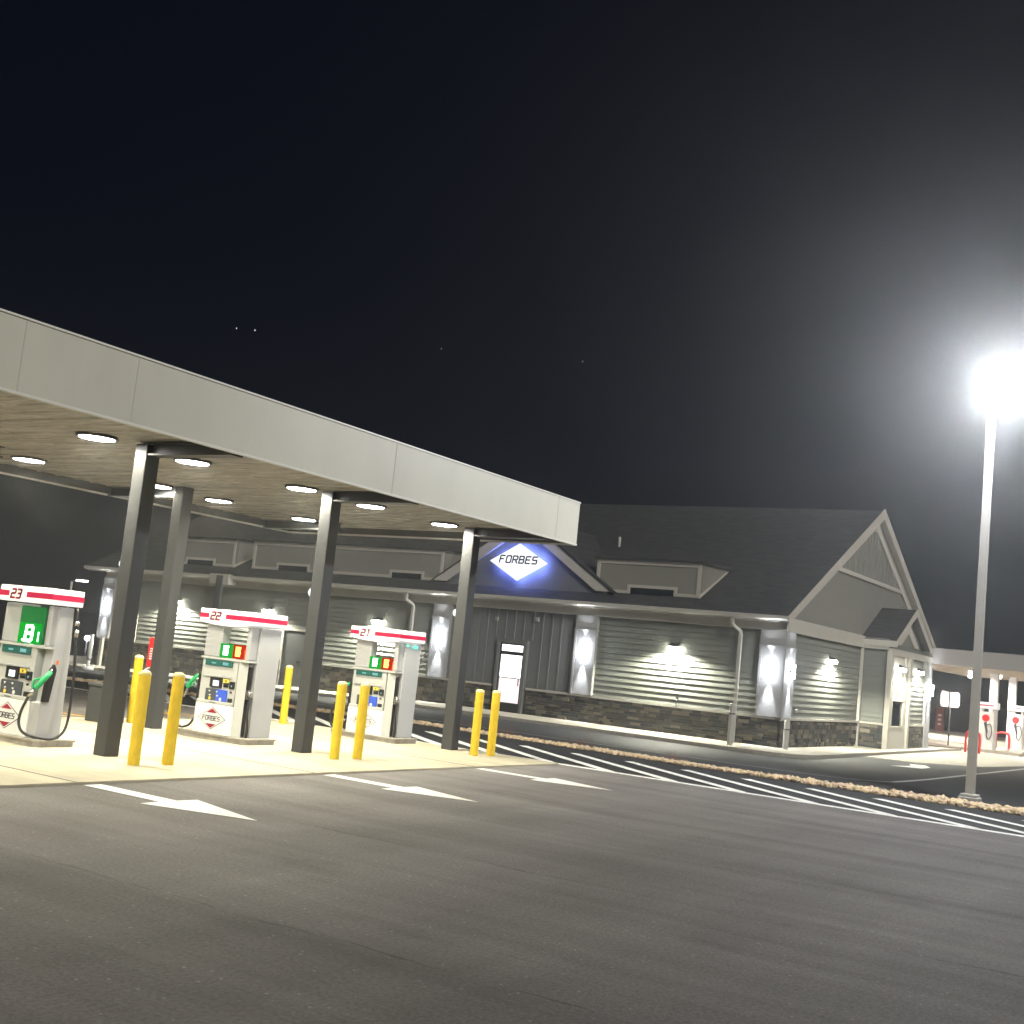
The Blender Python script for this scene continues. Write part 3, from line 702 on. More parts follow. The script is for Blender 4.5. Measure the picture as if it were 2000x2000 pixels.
for dy, dz in ((-.75, .25), (.75, .25), (-.75, -.3), (.75, -.3), (0, -.6), (0, .55)):
    point('sign_glow', (DX-.30, 23.42+dy*1.15, 5.4+dz*1.15), 4, (.26, .34, 1), .1)

# ---- wall packs and sconces
def wall_pack(p, n, label, pw=16):
    p = Vector(p); n = Vector(n); s = n.cross(Vector((0, 0, 1)))
    t = thing('wall_light', label, 'light', p, group='downlights on the store walls')
    def pt(a, b, c): return p+s*a+n*b+Vector((0, 0, c))
    def wedge(mb, w, b0, b1, z0, z1, zt):
        vs = [pt(-w, b0, z0), pt(w, b0, z0), pt(w, b1, z0), pt(-w, b1, z0), pt(-w, b0, z1), pt(w, b0, z1), pt(w, b1, zt), pt(-w, b1, zt)]
        mb.add(vs, [(3, 2, 1, 0), (4, 5, 6, 7), (0, 1, 5, 4), (1, 2, 6, 5), (2, 3, 7, 6), (3, 0, 4, 7)])
    mb = MB(p); wedge(mb, .17, 0, .20, .03, .16, .08); mb.build('housing', M['steel_dark'], t)
    mb = MB(p); wedge(mb, .16, .01, .20, -.085, .028, .028); mb.build('lens', M['led_wall'], t)
    o = spot('wall_light_beam', tuple(p+n*.24+Vector((0, 0, -.06))), tuple(p+n*.24+Vector((0, 0, -2.2))), pw*60, (1, .98, .80), 160, .35, .04)
    return t
wall_pack((FX-.03, 16.94, 2.82), (-1, 0, 0), 'bright downlight between the corner pilaster and the next one', 30)
wall_pack((FX-.03, 29.5, 2.80), (-1, 0, 0), 'bright downlight just above pump header 21', 30)
wall_pack((FX-.03, 35.3, 2.82), (-1, 0, 0), 'bright downlight just above pump header 22', 30)
wall_pack((FX-.03, 40.7, 2.85), (-1, 0, 0), 'downlight half hidden behind the dark canopy column', 30)
wall_pack((42.2, YS-.03, 2.97), (0, -1, 0), 'downlight under the large gable end', 20)
wall_pack((47.3, VY-.08, 3.02), (0, -1, 0), 'downlight right above the narrow side door', 14)
wall_pack((50.3, VY-.03, 3.02), (0, -1, 0), 'downlight right of the narrow side door', 14)
def sconce(p, n, label, pw=10):
    p = Vector(p); n = Vector(n)
    t = thing('sconce', label, 'light', p, group='up and down sconces on the pilasters')
    q = p+n*.11
    mb = MB(p); mb.cyl(q+Vector((0, 0, -.022)), q+Vector((0, 0, .022)), .07); mb.cyl(p, q, .035); mb.build('housing', M['steel_dark'], t)
    mb = MB(p); mb.cyl(q+Vector((0, 0, -.22)), q+Vector((0, 0, -.023)), .062); mb.build('lens', M['led_sconce'], t)
    mb = MB(p); mb.cyl(q+Vector((0, 0, .023)), q+Vector((0, 0, .22)), .062); mb.build('lens', M['led_sconce'], t)
    for s in (1, -1):
        spot('sconce_beam', tuple(q+Vector((0, 0, .25*s))), tuple(q+n*.01+Vector((0, 0, 1.5*s))), pw*(60 if s < 0 else 26), (.90, .93, 1), 46, .9, .03)
    for s in (1, -1):
        point('sconce_spill', tuple(q+n*.12+Vector((0, 0, .27*s))), pw*1.2, (.85, .9, 1), .05)
sconce((FX-.16, 20.28, 2.42), (-1, 0, 0), 'sconce on the pilaster right of the lit door')
sconce((FX-.16, 26.45, 2.42), (-1, 0, 0), 'sconce half hidden behind the far right canopy column')
sconce((FX-.16, 13.56, 2.42), (-1, 0, 0), 'sconce on the front face of the corner pilaster')
sconce((FX-.16, 45.15, 2.38), (-1, 0, 0), 'sconce at the far left end of the store')
sconce((37.72, YS-.16, 2.42), (0, -1, 0), 'sconce round the corner on the gable side of the pilaster')
sconce((51.95, VY-.12, 2.35), (0, -1, 0), 'sconce on the rightmost post of the gable end')
# poles by the wall
def wbollard(x, y, h, r, label, m='pole'):
    t = thing('grey_bollard', label, 'bollard', (x, y, 0), group='grey bollards on the store pavement')
    mb = MB((x, y, 0)); mb.lathe((x, y, 0), [(r, -.1), (r, h-.1), (r*.93, h-.05), (r*.7, h-.01), (0, h)]); mb.build('post', M[m], t)
    mb = MB((x, y, 0)); mb.lathe((x, y, 0), [(r+.012, h-.34), (r+.012, h-.3)]); mb.build('band', M['chrome'], t)
wbollard(35.35, 13.98, 1.27, .088, 'grey bollard beside the white downspout left of the corner')
wbollard(37.15, 12.86, .93, .09, 'short grey bollard at the store corner')

# ================================================================ FUEL CANOPY
CLZ = (2.74, 2.73, 2.75)
CZ = 4.33; X0, X1, Y0, Y1 = -1.5, 21.25, 12.0, 19.75; ZT = 5.19; SZ = 4.50
cp = thing('fuel_canopy', 'flat canopy with pale fascia on dark steel columns over the pumps', 'canopy', (15.9, 15.6, 0))
CO = (15.9, 15.6, 0)
mb = MB(CO)
mb.box(X0, X1, Y0, Y0+.05, CZ+.03, ZT); mb.box(X0, X1, Y1-.05, Y1, CZ+.03, ZT); mb.box(X1-.05, X1, Y0+.05, Y1-.05, CZ+.03, ZT); mb.box(X0, X0+.05, Y0+.05, Y1-.05, CZ+.03, ZT)
mb.box(X0+.05, X1-.05, Y0+.05, Y1-.05, SZ+.05, ZT-.06)
fas = mb.build('fascia', M['fascia'], cp)
mb = MB(CO)
for a in ((X0-.01, X1+.01, Y0-.015, Y0+.06), (X0-.01, X1+.01, Y1-.06, Y1+.015), (X1-.06, X1+.015, Y0+.06, Y1-.06)):
    mb.box(*a, CZ, CZ+.03); mb.box(*a, ZT, ZT+.025)
mb.build('fascia_trim', M['fascia_trim'], fas)
mb = MB(CO)
for x in (4.6, 9.86, 15.14, 20.4, -.6, 8.24): mb.box(x-.008, x+.008, Y0-.0035, Y0+.01, CZ+.035, ZT-.01)
mb.build('fascia_seams', mat('fascia_joint', (.47, .46, .40), .6), fas)  # panel joints, a little darker than the fascia
mb = MB(CO)
x = X0+.1
while x < X1-.1:
    x2 = min(x+.40, X1-.08)
    mb.prism([(x, SZ), (x+.02, SZ-.0), (x+.035, SZ+.018), (x2-.035, SZ+.018), (x2-.02, SZ), (x2, SZ), (x2, SZ+.05), (x, SZ+.05)], 'y', Y0+.35, Y1-.08); x = x2
mb.build('soffit', M['soffit'], cp)
mb = MB(CO); mb.box(X0+.05, X1-.05, Y0+.05, Y0+.36, SZ-.03, SZ+.045); mb.build('soffit_border', M['soffit'], cp)
mb = MB(CO); mb.box(X0+.05, X1-.05, Y1-.09, Y1-.052, CZ+.032, SZ+.04); mb.box(X1-.09, X1-.052, Y0+.36, Y1-.09, CZ+.032, SZ+.04); mb.build('inner_fascia', M['steel_dark'], cp)
for x in (11.8, 15.9, 20.3, 7.6):
    for y in ((13.9, 17.3) if x == 15.9 else (13.9,)):
        c = MB(CO); w = .125; c.box(x-w-(.25 if y > 15 else 0), x+w-(.25 if y > 15 else 0), y-w, y+w, .0, SZ-.02)
        c.build('column', M['steel_dark'], cp, bevel=.012)
    for a, b in ((12.1, 13.77), (17.43, 19.6)):
        c = MB(CO); c.box(x-.03, x+.03, a, b, CZ+.0, CZ+.15); c.box(x-.11, x+.11, a, b, CZ-.015, CZ+.01); c.box(x-.11, x+.11, a, b, CZ+.15, CZ+.165); c.build('beam', M['steel_dark'], cp)
# small round fittings on the far side of the front columns
for x, z in ((11.8, CLZ[0]), (15.9, CLZ[1]), (20.3, CLZ[2])):
    c = MB(CO); c.cyl((x+.02, 14.0, z), (x+.02, 14.08, z), .035); c.lathe((x+.02, 14.09, z), [(0, -.085), (.055, -.065), (.08, -.02), (.08, .02), (.055, .065), (0, .085)], 14); c.build('dome_fitting', M['screen'], cp)
# recessed round canopy lights
first = None
LBL = {(11.24, 14.35): 'round canopy light left of the nearest dark column, the largest one', (12.93, 18.2): 'round canopy light at the left edge of the photo, back row',
       (13.09, 14.37): 'round canopy light just right of the nearest dark column', (15.55, 14.3): 'round canopy light left of the middle column, front row',
       (17.26, 18.05): 'round canopy light right of the back column, back row', (17.46, 14.3): 'round canopy light just right of the middle column top',
       (19.74, 17.98): 'round canopy light left of the middle column, back row', (19.82, 14.28): 'round canopy light left of the rightmost column',
       (15.53, 17.9): 'small round canopy light peeking out between nearest and back columns'}
posn = list(LBL)+[(10.6, 17.9), (7.0, 14.3), (8.6, 17.9), (4.4, 17.9), (2.6, 14.3), (.3, 17.9)]
for i, (x, y) in enumerate(posn):
    if i == 0:
        t = thing('canopy_light', 'round canopy light', 'light', (0, 0, SZ), group='round lights in the canopy ceiling')
        m = MB((0, 0, SZ)); m.lathe((0, 0, SZ), [(.30, .01), (.30, -.022), (.275, -.034), (.268, -.026), (.265, .0)], 28); m.build('rim', M['steel_dark'], t)
        m = MB((0, 0, SZ))
        for k in range(8):
            a0 = k*math.pi/4+.05; a1 = (k+1)*math.pi/4-.05
            pts = [(.07*math.cos(a0), .07*math.sin(a0))]+[(.25*math.cos(a0+(a1-a0)*j/4), .25*math.sin(a0+(a1-a0)*j/4)) for j in range(5)]+[(.07*math.cos(a1), .07*math.sin(a1))]
            m.prism(pts, 'z', SZ-.034, SZ-.026)
        m.build('led_panel', M['led'], t)
        m = MB((0, 0, SZ)); m.lathe((0, 0, SZ), [(.265, -.024), (.0, -.024)], 28); m.cyl((0, 0, SZ-.04), (0, 0, SZ-.03), .035); m.build('centre', M['metal'], t)
        first = t; c = t
    else: c = copy_tree(first)
    c.location = (x, y, SZ)
    c['label'] = LBL.get((x, y), 'round canopy light beyond the left edge of the photo')
    area('canopy_light_beam', (x, y, SZ-.05), (0, 0, 0), .5, 175, (1, .935, .72), 165)

# ================================================================ PUMPS
def pump(px, num, label, kind, islx=(15.4, 16.2)):
    """built at x = 15.4 .. 16.2 (front face looks toward -x), moved in x to its bay"""
    dx = px-15.85
    t = thing('fuel_pump', label, 'fuel pump', (15.85+dx, 15.53, .13), group='numbered fuel pumps under the canopy')
    O = (15.85, 15.53, .13)
    nbm = lambda: MB(O)
    XF, XK = (15.46, 16.22) if kind == 2 else (15.50, 15.94); YA, YB = 14.95, 16.08
    # lower cabinet
    m = nbm(); m.box(XF, XK-.04, YA+.21, YB, .13, .64); m.build('lower_cabinet', M['pump_white'], t, bevel=.01)
    # silver middle
    m = nbm(); m.box(XF+.03, XK-.07, YA+.25, YB-.02, .655, 1.42); m.box(XF+.0, XF+.05, YA+.24, YB-.01, .645, .70)
    mid = m.build('middle_cabinet', M['pump_silver'], t, bevel=.008)
    m = nbm(); m.box(XF+.012, XF+.03, 15.32, YB-.1, 1.3, 1.40); m.build('lcd', M['lcd'], mid)
    m = nbm(); m.box(XF+.006, XF+.012, 15.42, 15.55, 1.325, 1.375); m.build('lcd_digits', M['lcd_text'], mid); m = nbm(); m.box(XF+.006, XF+.012, 15.72, 15.82, 1.335, 1.36); m.build('lcd_digits', M['lcd_text'], mid)
    m = nbm(); m.prism([(XF+.028, 1.10), (XF+.0, 1.085), (XF+.0, 1.275), (XF+.028, 1.26)], 'y', 15.30, YB-.08) if False else m.box(XF+.018, XF+.03, 15.30, YB-.08, 1.265, 1.285)
    m.box(XF-.0, XF+.03, 15.30, YB-.08, 1.11, 1.13); m.build('recess_lip', M['pump_side'], mid)
    m = nbm(); m.box(XF+.0, XF+.03, 15.52, 15.80, .93, 1.10); m.build('display_frame', M['black'], mid)
    m = nbm(); m.box(XF-.004, XF+.0, 15.58, 15.72, .955, 1.05); m.build('screen', M['screen'], mid)
    m = nbm(); m.box(XF+.01, XF+.03, 15.36, 15.49, 1.03, 1.09); m.build('sticker', M['yellow_sticker'], mid)
    m = nbm()
    for k in range(3): m.box(XF+.012, XF+.03, 15.37+.04*k, 15.395+.04*k, .95, .99)
    m.box(XF+.012, XF+.03, 15.36, 15.49, 1.0, 1.015); m.box(XF+.008, XF+.012, 15.41, 15.44, 1.045, 1.075); m.build('sticker_marks', M['black'], mid)
    m = nbm(); m.box(XF+.004, XF+.03, 15.22, 15.33, .935, 1.06); m.build('card_reader', M['black'], mid)
    m = nbm(); m.box(XF+.0, XF+.004, 15.26, 15.285, .97, 1.0); m.build('reader_light', M['lcd_text'], mid)
    m = nbm(); m.box(XF+.006, XF+.03, 15.62 if kind == 2 else 15.40, 15.88, .70, .90); kp = m.build('keypad', M['dark_panel'], mid)
    if kind == 2: m = nbm(); m.box(XF+.004, XF+.03, 15.37, 15.62, .70, .90); m.build('keypad', M['blue_panel'], mid)
    m = nbm()
    for i, (yy, zz) in enumerate(((15.78, .87), (15.6, .87), (15.76, .80), (15.58, .80))): m.add([(XF-.002, yy-.03, zz), (XF-.002, yy+.03, zz), (XF-.002, yy, zz-.03)], [(0, 1, 2)])
    m.cyl((XF-.002, 15.5 if kind == 2 else 15.55, .735), (XF+.003, 15.5 if kind == 2 else 15.55, .735), .03)
    m.build('grade_marks', M['white'], mid)
    m = nbm(); m.cyl((XF-.002, 15.76, .735), (XF+.003, 15.76, .735), .03); m.build('grade_button', M['yellow_sticker'], mid)
    m = nbm(); m.box(XF+.004, XF+.03, 15.24, 15.33, .70, .77); m.build('receipt_slot', M['black'], mid); m = nbm(); m.box(XF+.006, XF+.03, 15.27, 15.30, .86, .89); m.build('speaker', M['black'], mid); m = nbm(); m.box(XF-.002, XF+.01, 15.6, 15.75, .66, .672); m.build('finger_slot', M['black'], mid)
    # ledge and uprights
    m = nbm(); m.box(XF-.0, XK-.05, YA+.02, YB+.0, 1.415, 1.45); m.build('ledge', M['pump_silver'], t)
    for ya, yb in ((15.68, YB+.01), (YA+.04, 15.10)):
        m = nbm(); m.box(XF+.05, XF+(.24 if kind == 2 else .36), ya, yb, 1.45, 2.03); m.build('upright', M['pump_side'], t, bevel=.02)
    # price displays
    if kind == 2:
        for (ya, yb, g, tx) in ((15.38, 15.68, 'green_glow', 'green_text'), (15.10, 15.37, 'red_glow', 'red_text')):
            m = nbm(); m.box(XF+.03, XF+.08, ya, yb, 1.46, 1.70); dsp = m.build('price_display', M[g], t)
            m = nbm()
            yc = (ya+yb)/2+.01; 
            for zz in (1.50, 1.545, 1.59, 1.635): m.box(XF+.020, XF+.03, yc-.055-.012*(zz*100 % 3 > 1), yc+.055, zz, zz+.034)
            m.box(XF+.019, XF+.0295, yc-.05, yc-.015, 1.505, 1.66); m.box(XF+.019, XF+.0295, yc+.018, yc+.052, 1.505, 1.66)
            m.build('lit_digits', M[tx], dsp)
    else:
        m = nbm(); m.box(XF+.03, XF+.06, 15.12, 15.68, 1.46, 2.0); dsp = m.build('price_display', M['green_dim'], t)
        m = nbm(); m.box(XF+.018, XF+.03, 15.17, 15.66, 1.46, 1.76); m.build('display_panel', M['green_glow'], dsp)
        m = nbm(); lettering(m, 'B', (XF+.018, 15.50, 1.50), (0, -1, 0), (0, 0, 1), .21, .15, 0, .045, .01, .1); m.box(XF+.008, XF+.018, 15.44, 15.56, 1.49, 1.52); m.box(XF+.008, XF+.018, 15.19, 15.205, 1.5, 1.64)
        m.build('lit_digits', M['green_text'], dsp)
    # side (toward -y)
    m = nbm()
    if kind == 2:
        m.box(15.70, XK, YA, YA+.10, .13, 2.03); m.box(15.58, 15.70, YA+.05, YA+.12, 1.45, 2.03)
        m.prism([(XF, YA+.21), (15.58, YA+.05), (15.70, YA+.05), (15.70, YA+.25), (XF, YA+.25)], 'z', .13, .30) if False else None
        sd_ = m.build('side_panel', M['pump_side'], t, bevel=.01)
        m = nbm(); m.prism([(XF, YA+.20), (15.56, YA+.07), (15.62, YA+.20)], 'z', .13, 1.41); m.build('corner_panel', M['pump_silver'], t)
        m = nbm(); m.box(15.56, 15.70, YA+.075, YA+.12, .13, 1.41); m.build('nozzle_recess', M['chrome'], t)
        m = nbm(); m.box(15.60, 15.63, YA+.05, YA+.075, .16, .80); m.box(15.585, 15.66, YA+.05, YA+.075, .95, 1.34); m.build('recess_slot', M['black'], t)
        m = nbm(); m.box(15.56, 15.70, YA+.02, YA+.08, .79, .82); m.cyl((15.62, YA+.03, .82), (15.60, YA-.0, .93), .03); m.build('nozzle_rest', M['chrome'], t)
        m = nbm(); m.tube([(15.63, YA+.02, .80), (15.60, YA-.0, .55), (15.64, YA+.0, .28), (15.66, YA+.03, .14)], .022); m.build('side_hose', M['rubber'], t)
        m = nbm(); m.box(15.5, 15.53, YA+.13, YA+.16, 1.46, 1.62); m.build('warning_sticker', M['orange'], t)
    else:
        m.prism([(XF+.02, .13), (XK, .13), (XK-.02, 1.3), (XK-.06, 2.03), (15.64, 2.03), (15.64, 1.35), (15.62, 1.15), (XF+.10, .66), (XF+.02, .64)], 'y', YA, YA+.20)
        sd_ = m.build('side_panel', M['pump_side'], t, bevel=.01)
        m = nbm(); m.prism([(15.54, .66), (15.62, .66), (15.68, 1.12), (15.64, 1.2), (15.56, 1.0)], 'y', YA-.06, YA+.02); m.build('nozzle_boot', M['black'], t)
        m = nbm(); m.tube([(15.60, YA-.03, 1.08), (15.50, YA-.06, 1.0), (15.40, YA-.0, .84)], .04, 10); m.tube([(15.52, YA-.06, 1.0), (15.40, YA+.02, .97), (15.37, YA+.02, .86)], .016); m.build('nozzle', M['nozzle_green'], t)
        m = nbm(); m.tube([(15.40, YA-.0, .84), (15.36, YA+.06, .72)], .03, 10, 1); m.tube([(15.60, YA-.03, 1.08), (15.64, YA-.02, 1.13)], .028, 10, 1); m.build('nozzle_swivel', M['chrome'], t)
        m = nbm(); m.tube([(15.36, YA+.06, .73), (15.33, YA+.14, .5), (15.33, YA+.14, .32), (15.38, YA+.04, .20), (15.6, YA-.14, .15), (15.80, YA-.13, .18), (15.93, YA-.12, .32), (15.97, YA-.1, .7), (15.95, YA-.08, 1.3), (15.90, YA-.04, 2.03)], .020, 10, 8); m.build('hose', M['rubber'], t)
        m = nbm(); m.cyl((15.93, YA-.06, 1.62), (15.93, YA-.06, 1.72), .03); m.cyl((15.92, YA-.055, 1.78), (15.92, YA-.055, 1.84), .035); m.build('hose_coupling', M['chrome'], t)
        m = nbm(); m.box(15.7, 15.74, YA-.004, YA+.0, 1.2, 1.26); m.build('warning_sticker', M['orange'], t)
    # nozzle and hose at the far side (toward +y)
    m = nbm(); m.box(15.52, 15.78, YB, YB+.07, .62, 1.12); m.build('nozzle_boot', M['black'], t)
    m = nbm(); m.tube([(15.56, YB+.10, 1.10), (15.50, YB+.16, 1.03), (15.46, YB+.22, .93), (15.45, YB+.24, .86)], .034, 10); m.tube([(15.5, YB+.12, 1.02), (15.47, YB+.12, .93), (15.45, YB+.2, .87)], .012); m.build('nozzle', M['nozzle_green'], t)
    m = nbm(); m.tube([(15.45, YB+.24, .86), (15.44, YB+.25, .78), (15.43, YB+.30, .70)], .026, 10); m.build('nozzle_swivel', M['chrome'], t)
    m = nbm(); m.tube([(15.43, YB+.29, .72), (15.42, YB+.38, .52), (15.44, YB+.40, .28), (15.46, YB+.30, .17), (15.5, YB+.14, .22), (15.52, YB+.05, .36)], .021, 8, 8); m.build('hose', M['rubber'], t)
    m = nbm(); m.tube([(15.9, YB+.03, 2.05), (15.88, YB+.10, 1.92), (15.86, YB+.10, 1.4), (15.84, YB+.12, .9), (15.8, YB+.14, .5)], .014, 8, 6); m.build('hose', M['rubber'], t)
    m = nbm()
    for z in (1.98, 1.87, 1.80, 1.73): m.cyl((15.88, YB+.10, z-.025), (15.88, YB+.10, z+.025), .026)
    m.build('hose_coupling', M['chrome'], t)
    # header
    m = nbm(); hy0, hy1 = YA-.05, YB+(.11 if kind == 2 else .05); hx0, hx1 = XF-.06, XK+.05
    if kind == 2:
        low = [(hy1, 2.055), (hy1-.12, 2.035), (hy1-.4, 2.01), (15.5, 2.0), (15.2, 2.01), (15.0, 2.045), (hy0, 2.06)]
    else: low = [(hy1, 2.05), (hy0, 2.05)]
    m.prism(low+[(hy0, 2.285), (hy1, 2.285)], 'x', hx0, hx1)
    hd = m.build('header', M['pump_head'], t, bevel=.015)
    m = nbm()
    ny = hy1-.40; nw = .28
    m.box(hx0-.004, hx0+.004, ny+nw*.62, hy1+.0, 2.125, 2.205); m.box(hx0-.004, hx0+.004, hy0-.003, ny-nw*.85, 2.125, 2.205)
    m.box(hx0-.002, hx1, hy0-.004, hy0+.004, 2.125, 2.205)
    m.build('red_stripe', M['pump_red'], hd)
    m = nbm(); lettering(m, num, (hx0, ny+nw*.46, 2.102), (0, -1, 0), (0, 0, 1), .125, .085, .045, .031, .006, .22); m.build('number', M['logo_red'], hd)
    # diamond logo on the lower cabinet
    m = nbm(); cy, cz = 15.645, .395
    diamond(m, XF-.004, XF, cy, cz, .335, .195); lg = m.build('logo', M['black'], t)
    m = nbm(); diamond(m, XF-.007, XF-.003, cy, cz, .318, .185); m.build('logo_field', M['white'], lg)
    m = nbm(); m.prism([(cy-.125, cz+.095), (cy+.125, cz+.095), (cy, cz+.168)], 'x', XF-.010, XF-.006); m.prism([(cy-.125, cz-.095), (cy+.125, cz-.095), (cy, cz-.168)], 'x', XF-.010, XF-.006); m.build('logo_triangles', M['logo_red'], lg)
    m = nbm(); lettering(m, 'FORBES', (XF-.006, cy+.215, cz-.035), (0, -1, 0), (0, 0, 1), .072, .052, .020, .013, .004, .15); m.build('lettering', M['black'], lg)
    m = nbm(); m.cyl((XF-.004, YB-.09, .60), (XF+.002, YB-.09, .60), .012); m.build('lock', M['black'], t)
    # island kerb
    for o in [t]: o.location.x = px
    isl = MB((15.85, 15.6, 0)); ix = 16.20 if kind == 2 else 16.08
    isl.prism([(15.44, 16.42), (15.44, 14.87), (15.50, 14.81), (ix, 14.81), (ix, 16.42)], 'z', .02, .10)
    isl.prism([(15.42, 16.44), (15.42, 14.86), (15.49, 14.79), (ix+.02, 14.79), (ix+.02, 16.44)], 'z', .10, .13)
    io = isl.build('pump_island', M['metal_frame']); io.location = (px, 15.6, 0)
    tag(io, {'21': 'low metal-edged island under pump 21', '22': 'low metal-edged island under pump 22', '23': 'low metal-edged island under pump 23'}[num], 'pump island', 'pump islands')
    return t
M['metal_frame'] = mat('island_steel_frame', (.42, .39, .34), .45, metal=.4, var=.25, scale=7, bump=.2, bscale=12)
M['green_dim'] = mat('green_tinted_panel', (.01, .10, .03), .3, emit=(0, .25, .04), es=.28)
pump(15.85, '22', 'white and silver fuel pump numbered 22, lit header, FORBES diamond', 2)
p21 = pump(20.05, '21', 'fuel pump numbered 21, farthest of the three, partly behind yellow bollards', 2)
pump(11.72, '23', 'fuel pump numbered 23 with looping black hose at the left edge', 3)
mb = MB((15.85, 15.53, .13)); mb.cyl((16.0, 14.93, 1.97), (16.0, 14.90, 1.97), .025); mb.cyl((15.72, 14.93, 1.985), (15.72, 14.91, 1.985), .013); o = mb.build('indicator_light', M['green_led'], p21)
for px in (11.72, 15.85, 20.05):
    area('display_glow', (px-.36, 15.5, 1.62), (0, R(-90), 0), .22, 1.6 if px > 12 else 4, (.1, 1, .25))

# ================================================================ BOLLARDS
def bollard_at(x, y, label, h=1.30, src=[None]):
    if src[0] is None:
        t = thing('yellow_bollard', label, 'bollard', (0, 0, 0), group='yellow steel bollards guarding the pumps')
        m = MB(); r = .082
        m.lathe((0, 0, 0), [(r, .02), (r, h-.055)], 24); m.build('post', M['yellow'], t)
        m = MB(); m.lathe((0, 0, 0), [(r+.003, h-.06), (r+.003, h-.05), (r*.9, h-.022), (r*.6, h-.006), (0, h)], 24); m.build('cap', M['cap'], t)
        src[0] = t; c = t
    else: c = copy_tree(src[0])
    c.location = (x, y, 0); c['label'] = label
for x, y, l in ((11.5, 12.98, 'nearest yellow bollard, left one of the pair beside the large dark column'), (12.06, 12.93, 'right one of the front pair of yellow bollards near pump 22'),
                (15.75, 13.05, 'yellow bollard just left of pump 21, front row'), (16.29, 13.0, 'yellow bollard crossing the front of pump 21'),
                (19.86, 13.02, 'yellow bollard right of the last dark column, left of its pair'), (20.36, 12.96, 'rightmost yellow bollard, just below the lit door'),
                (20.2, 18.28, 'yellow bollard standing behind pump 22, to its right'), (15.88, 18.15, 'yellow bollard standing behind the front pair, beside the red box'),
                (7.3, 12.98, 'yellow bollard beyond the left edge')):
    if x > 8: bollard_at(x, y, l)
# bin behind the nearest column
t = thing('rubbish_bin', 'grey bin standing behind the nearest dark column', 'bin', (15.35, 18.45, 0))
mb = MB((15.35, 18.45, 0)); mb.box(15.10, 15.60, 18.0, 18.5, .03, .66); mb.build('body', M['bin'], t, bevel=.02)
mb = MB((15.35, 18.45, 0)); mb.box(15.08, 15.62, 17.98, 18.52, .66, .73); mb.build('lid', M['bin'], t, bevel=.03)
# red box on the back column with a small hose below
t = thing('fire_extinguisher_box', 'narrow red box with white marks on the back column', 'extinguisher box', (15.66, 17.5, 1.1))
O = (15.66, 17.5, 1.1)
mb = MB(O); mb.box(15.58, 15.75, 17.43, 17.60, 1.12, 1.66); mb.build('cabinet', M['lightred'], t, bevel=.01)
mb = MB(O)
for k in range(5): mb.box(15.572, 15.58, 17.48, 17.545, 1.26+.045*k, 1.285+.045*k)
mb.build('white_marks', M['white'], t)
mb = MB(O); mb.tube([(15.62, 17.52, 1.12), (15.58, 17.6, 1.05), (15.54, 17.72, .96)], .022); mb.build('short_hose', M['white'], t)

# ================================================================ LOT LAMP
LP = (26.85, 5.3)
t = thing('lot_lamp', 'tall square lamp post with blazing white head on the rock strip', 'street lamp', (LP[0], LP[1], 0))
O = (LP[0], LP[1], 0)
mb = MB(O); w = .085; wt = .075
mb.add([(LP[0]+a*w, LP[1]+b*w, -.1) for a, b in ((-1, -1), (1, -1), (1, 1), (-1, 1))]+[(LP[0]+a*wt, LP[1]+b*wt, 8.95) for a, b in ((-1, -1), (1, -1), (1, 1), (-1, 1))],
       [(3, 2, 1, 0), (4, 5, 6, 7), (0, 1, 5, 4), (1, 2, 6, 5), (2, 3, 7, 6), (3, 0, 4, 7)]); mb.build('pole', M['pole'], t)
mb = MB(O); mb.box(LP[0]-.20, LP[0]+.20, LP[1]-.20, LP[1]+.20, -.05, .09); mb.box(LP[0]-.17, LP[0]+.17, LP[1]-.17, LP[1]+.17, .09, .15); mb.build('base_cover', M['pole'], t, bevel=.015)
dv = Vector((-.72, -.70, 0)).normalized(); sv = Vector((-dv.y, dv.x, 0))
mb = MB(O)
hc = Vector((LP[0], LP[1], 9.0))
def slab(mb, c, u, v, lu, lv, z0, z1):
    vs = []
    for z in (z0, z1):
        for a, b in ((-1, -1), (1, -1), (1, 1), (-1, 1)): q = c+u*a*lu+v*b*lv; vs.append((q.x, q.y, z))
    mb.add(vs, [(3, 2, 1, 0), (4, 5, 6, 7), (0, 1, 5, 4), (1, 2, 6, 5), (2, 3, 7, 6), (3, 0, 4, 7)])
slab(mb, hc+dv*.12, dv, sv, .2, .05, 8.92, 9.0); slab(mb, hc+dv*.5, dv, sv, .26, .14, 8.94, 9.0); mb.build('lamp_head', M['pole'], t)
mb = MB(O); slab(mb, hc+dv*.5, dv, sv, .22, .12, 8.89, 8.935); mb.build('lamp_led', M['led_lamp'], t)
LAMP_POS = hc+dv*.52
point('lot_lamp_beam', (LAMP_POS.x, LAMP_POS.y, 8.70), 4000, (.93, .96, 1), .12)

